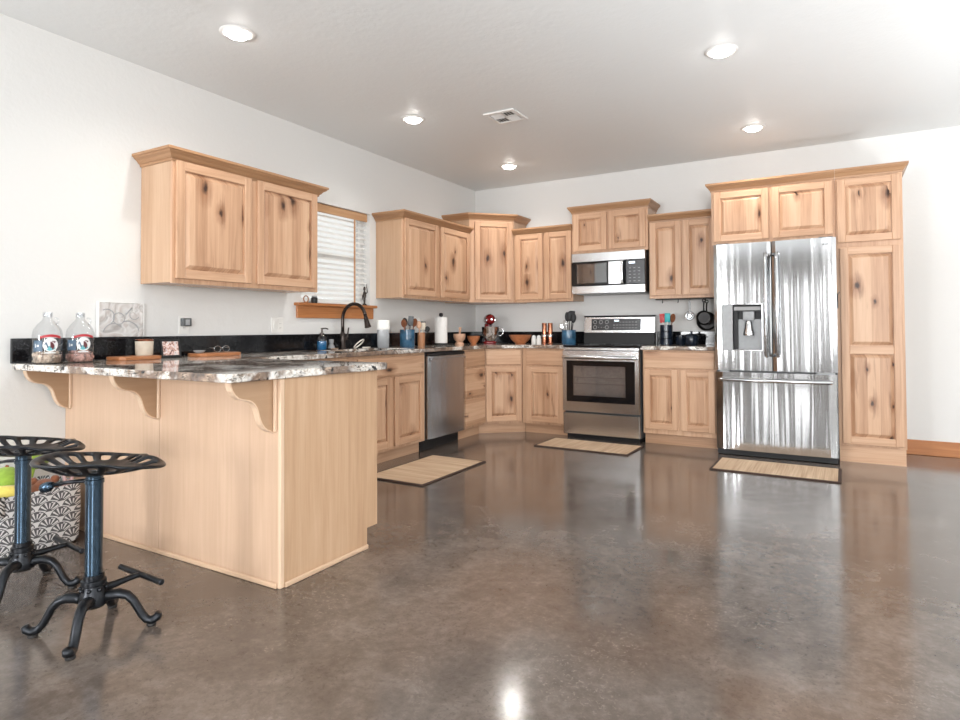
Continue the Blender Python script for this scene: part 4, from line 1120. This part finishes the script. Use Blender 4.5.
eg = thing('eyeglasses', 'wire eyeglasses lying on the second wooden board', 'eyeglasses', (.19, -3.67, CT1+.0225), L)
m = mb('handle')
for s in (-1, 1): m.tube([(s*.033+.026*math.cos(2*PI*k/18), .0, .022+.020*math.sin(2*PI*k/18)) for k in range(19)], .002, 6)
m.tube([(-.008, 0, .026), (0, 0, .029), (.008, 0, .026)], .002, 6); m.build('rims', None, eg, smooth=True)
m = mb('handle')
for s in (-1, 1): m.tube([(s*.059, 0, .028), (s*.060, .05, .030), (s*.056, .10, .020), (s*.054, .125, .003)], .002, 6)
m.build('temples', None, eg, smooth=True)
ds_ = mb('grey').lathe([(0, 0), (.02, 0), (.034, .012), (.036, .018), (.03, .016), (0, .006)]).build('dish', None, None, (.20, -3.845, CT1+.0225), smooth=40)
tag(ds_, 'small pale dish on the left end of the second wooden board', 'dish')

def outlet(label, y, z, w, kind):
    o = thing('wall_outlet', label, 'outlet', (0, y, z), 0, 'wall plates')
    mb('plastic').box(.0005, .006, -w/2, w/2, -.06, .06, .002).build('cover_plate', None, o)
    m = mb('plastic')
    if kind == 'double': m.box(.006, .009, -.04, -.012, -.033, .033, .001); m.box(.006, .009, .012, .04, -.033, .033, .001)
    else: m.box(.006, .009, -.016, .016, -.034, .034, .001)
    m.build('insert', None, o)
    m = mb('darkgrey')
    for zz in ((-.018, .018) if kind != 'double' else (.012, -.02)):
        yo = .026 if kind == 'double' else 0
        for d in (-.005, .005): m.box(.009, .0095, yo+d-.001, yo+d+.001, zz-.004, zz+.004)
    m.build('slots', None, o)
    return o
outlet('white wall outlet with a dark plug, above the peninsula backsplash', -3.822, 1.117, .074, 's')
outlet('white double switch and outlet plate left of the window', -3.035, 1.117, .118, 'double')
outlet('white wall outlet with a black charger, above the blue crock', -1.13, 1.127, .074, 's')
def charger(label, y, z, s):
    c = thing('plug_adapter', label, 'charger', (.010, y, z), 0, 'plug adapters')
    mb('darkgrey').box(0, .035, -s, s, -s*.9, s*.9, .004, 2).build('body', None, c)
    mb('grey').box(.035, .037, -s*.5, s*.5, -s*.6, s*.6).build('face', None, c)
charger('dark plug adapter in the outlet above the peninsula backsplash', -3.822, 1.135, .03)
charger('black charger in the outlet above the blue crock', -1.13, 1.135, .027)

# sill ornaments
og = thing('figurine', 'slim dark metal figurine at the right end of the window sill', 'figurine', (.005, -2.02, 1.3005))
m = mb('bronze'); m.lathe([(0, 0), (.022, 0), (.020, .01), (.008, .018), (.010, .06), (.016, .09), (.012, .12), (.006, .135), (.012, .15), (.010, .165), (0, .175)], seg=16)
m.tube([(0, .008, .10), (.004, .035, .125), (0, .03, .17), (-.004, .035, .20)], [.006, .005, .004, .002], 8); m.tube([(0, -.008, .10), (.004, -.03, .09), (0, -.032, .05)], [.006, .005, .003], 8)
m.build('body', None, og, smooth=True)
og2 = thing('wooden_ring_ornament', 'small round wooden ornament at the left end of the window sill', 'ornament', (.022, -2.755, 1.3005))
m = mb('boardw'); m.tube([(0, .026*math.cos(2*PI*k/18), .030+.026*math.sin(2*PI*k/18)) for k in range(19)], .0045, 8); m.box(-.012, .012, -.016, .016, 0, .006); m.build('ring', None, og2, smooth=True)
og3 = thing('small_jar', 'tiny black jar beside the round ornament on the window sill', 'jar', (.024, -2.665, 1.3005))
mb('black').lathe([(0, 0), (.024, 0), (.027, .01), (.027, .04), (.020, .048)], seg=18).build('body', None, og3, smooth=40)
mb('grey').lathe([(.0205, .0485), (.022, .05), (.022, .06), (0, .061)], seg=18).build('lid', None, og3, smooth=40)

# ------------------------------------------------------------------ stools
def make_stool(label, loc, seat_rot, base_rot, handle_dir):
    r = thing('tractor_stool', label, 'stool', loc, base_rot, 'tractor seat stools')
    SZ = .582
    # hub
    m = mb('iron'); m.lathe([(0, .088), (.034, .088), (.046, .098), (.048, .128), (.040, .142), (.035, .165), (.041, .170), (.041, .185), (.034, .190), (.034, .205), (0, .206)], seg=28)
    for k in range(8):
        a = 2*PI*k/8; m.ball((.043*math.cos(a), .043*math.sin(a), .156), .007, u=8, v=6)
    m.build('hub', None, r, smooth=40)
    for k in range(4):
        a = PI/4+PI/2*k; c, s = math.cos(a), math.sin(a)
        pr_ = [(.03, .116), (.055, .124), (.085, .126), (.112, .117), (.132, .096), (.146, .070), (.160, .043), (.176, .024), (.196, .019), (.212, .028), (.217, .042)]
        m = mb('iron'); m.tube([(c*d, s*d, z) for d, z in pr_], [.023, .022, .020, .018, .017, .0165, .016, .0165, .018, .018, .015], 12, .85)
        lg = m.build('leg', None, r, smooth=True)
        m = mb('rubber'); m.lathe([(0, 0), (.015, 0), (.017, .004), (.014, .010)], (c*.192, s*.192, 0), 14); m.build('foot_pad', None, lg, smooth=True)
    m = mb('pole'); m.lathe([(0, .20), (.0285, .20), (.0285, .53), (.0315, .532), (.0315, .545), (.0285, .547), (.0285, .572), (.030, .574), (.030, .583), (0, .583)], seg=28)
    m.build('pole', None, r, smooth=40)
    # footrest: arm and T-bar
    m = mb('iron'); m.tube([(.03, .0, .142), (.075, .0, .142), (.12, 0, .145), (.165, 0, .145)], [.016, .013, .011, .010], 10)
    m.tube([(.17, -.145, .145), (.17, -.142, .145), (.17, .142, .145), (.17, .145, .145)], [.008, .0115, .0115, .008], 12); m.build('footrest', None, r, smooth=40)
    # crank
    hd = handle_dir-base_rot; c, s = math.cos(hd), math.sin(hd)
    m = mb('iron'); m.tube([(c*.02, s*.02, .540), (c*.10, s*.10, .532), (c*.165, s*.165, .520)], [.008, .007, .007], 10); cr_ = m.build('adjusting_crank', None, r, smooth=True)
    m = mb('pole'); m.tube([(c*.160, s*.160, .522), (c*.178, s*.178, .515), (c*.20, s*.20, .508), (c*.212, s*.212, .503)], [.010, .019, .018, .006], 12); m.build('knob', None, cr_, smooth=True)
    # seat
    m = mb('iron'); nt, rr_ = 72, [0, .12, .25, .40, .52, .64, .71, .78, .85, .93, 1.0]
    def Rr(t):
        c_ = math.cos(t)
        lobes = .245+.012*math.cos(2*t) if c_ < 0 else .235+.03*abs(math.sin(2*t))
        return .87*lobes*(1-.16*max(0, c_)**8) * (.93 if c_ < 0 else 1.0)
    def Hh(t, q):
        c_, s_ = math.cos(t), math.sin(t)
        e = max(0, (q-.35)/.65)
        back = max(0, -c_); side = s_*s_; front = max(0, c_)
        h = e**1.7*(.064*back + .048*side*(1-.4*front) + .046*front**8 - .012*front)
        h += .012*e*max(0, math.sin(2*abs(t)))*front
        if q > .93: h -= .012*(q-.93)/.07
        return h-.010*(1-min(1, q/.5))**2-.012
    rows = []
    for q in rr_:
        if q == 0: rows.append([m.bm.verts.new((0, 0, Hh(0, 0)))]); continue
        rows.append([m.bm.verts.new((q*Rr(2*PI*i/nt-PI)*math.cos(2*PI*i/nt-PI), q*Rr(2*PI*i/nt-PI)*math.sin(2*PI*i/nt-PI), Hh(2*PI*i/nt-PI, q))) for i in range(nt)])
    for ri, (a, b) in enumerate(zip(rows, rows[1:])):
        for i in range(nt):
            j = (i+1) % nt
            if 5 <= ri <= 7 and i % 4 < 2: continue
            if len(a) == 1: m.face([a[0], b[i], b[j]])
            else: m.face([a[i], a[j], b[j], b[i]])
    seat = m.build('seat', None, r, smooth=True, solid=.010, sub=1)
    seat.location = (.018*math.cos(PI/6-base_rot), .018*math.sin(PI/6-base_rot), SZ+.006); seat.rotation_euler = (0, 0, seat_rot-base_rot)
    mb('iron').lathe([(0, 0), (.045, 0), (.03, -.012), (0, -.012)], (0, 0, SZ)).build('seat_mount', None, r, smooth=40)
    return r
make_stool('black iron tractor seat stool standing nearer, in front of the peninsula', (1.415, -5.122, 0), math.radians(80), math.radians(88), math.radians(205))
make_stool('black iron tractor seat stool at the left edge, in front of the toy basket', (.80, -5.085, 0), math.radians(75), math.radians(84), math.radians(190))

# ------------------------------------------------------------------ basket of plush toys
BX, BY = .20, -4.83
bk = thing('fabric_basket', 'grey and white scallop patterned fabric basket beside the peninsula', 'basket', (BX, BY, 0))
m = mb('scallop')
loft(m, [(rrect(.155, .19, .06), .001), (rrect(.172, .205, .065), .015), (rrect(.178, .212, .065), .16), (rrect(.175, .21, .065), .30), (rrect(.165, .20, .06), .30), (rrect(.165, .20, .06), .02)], True, True)
m.build('body', None, bk, smooth=40)
m = mb('tweed'); loft(m, [(rrect(.181, .215, .066), .215), (rrect(.183, .217, .066), .235), (rrect(.183, .217, .066), .296), (rrect(.175, .21, .066), .306)], False, False); 
for f in [f for f in m.bm.faces if f.calc_center_median().y > -.08 or f.calc_center_median().x < -.1]: m.bm.faces.remove(f)
m.build('folded_cuff', None, bk, smooth=40, solid=.004)['label'] = 'black and white tweed cuff'
G = 'plush toys in the basket'
g1 = thing('plush_avocado', 'bright green rounded plush toy at the back of the basket', 'plush toy', (.145, -4.88, .185), 0, G)
mb('green').lathe([(0, 0), (.06, .01), (.084, .06), (.082, .13), (.062, .18), (.03, .212), (0, .22)], seg=24).build('body', None, g1, smooth=True)
mb('brown').tube([(0, 0, .21), (.006, .004, .225)], .008, 8).build('stalk', None, g1, smooth=True)
g1b = thing('plush_leaf', 'flat lime green plush leaf poking out over the brown toy', 'plush toy', (.12, -4.73, .33), .5, G)
m = mb('green'); m.ball((0, 0, .075), 1, (.035, .085, .045), 20, 12); m.tube([(0, -.03, .05), (0, -.05, 0), (0, -.06, -.06)], .014, 8); m.build('body', None, g1b, smooth=True)
g2 = thing('plush_banana', 'yellow curved plush toy leaning over the basket front', 'plush toy', (.285, -4.945, .13), 1.2, G)
m = mb('yellow'); m.tube([(-.075, .03, .02), (-.06, .01, .07), (-.035, -.005, .13), (.0, -.01, .175), (.04, 0, .17), (.07, .02, .12), (.085, .04, .06)], [.014, .034, .042, .045, .042, .032, .012], 14); m.build('body', None, g2, smooth=True)
mb('brown').tube([(.083, .038, .065), (.088, .043, .045)], .011, 8).build('tip', None, g2, smooth=True)
g3 = thing('plush_bear', 'dark brown plush toy with small ears in the basket', 'plush toy', (.268, -4.765, .13), -.4, G)
m = mb('brown'); m.ball((0, 0, .075), .075, (1, .9, .9)); m.ball((.02, .0, .155), .058, (1, 1.05, .9)); m.ball((.02, .045, .20), .02); m.ball((.02, -.045, .20), .02); m.build('body', None, g3, smooth=True)
m = mb('orange'); m.ball((.066, 0, .148), .024, (.8, 1.2, .8), 12, 8); m.build('muzzle', None, g3, smooth=True)
g4 = thing('plush_bunny', 'small pink plush toy at the right rim of the basket', 'plush toy', (.30, -4.668, .19), -.4, G)
m = mb('pink'); m.ball((0, 0, .05), .035); m.ball((0, 0, .096), .026); m.tube([(0, .012, .112), (0, .02, .15)], [.009, .007], 8); m.tube([(0, -.012, .112), (0, -.02, .148)], [.009, .007], 8); m.build('body', None, g4, smooth=True)
m = mb('lwhite'); m.ball((.026, 0, .09), .010, (.6, 1, .8), 10, 6); m.build('muzzle', None, g4, smooth=True)
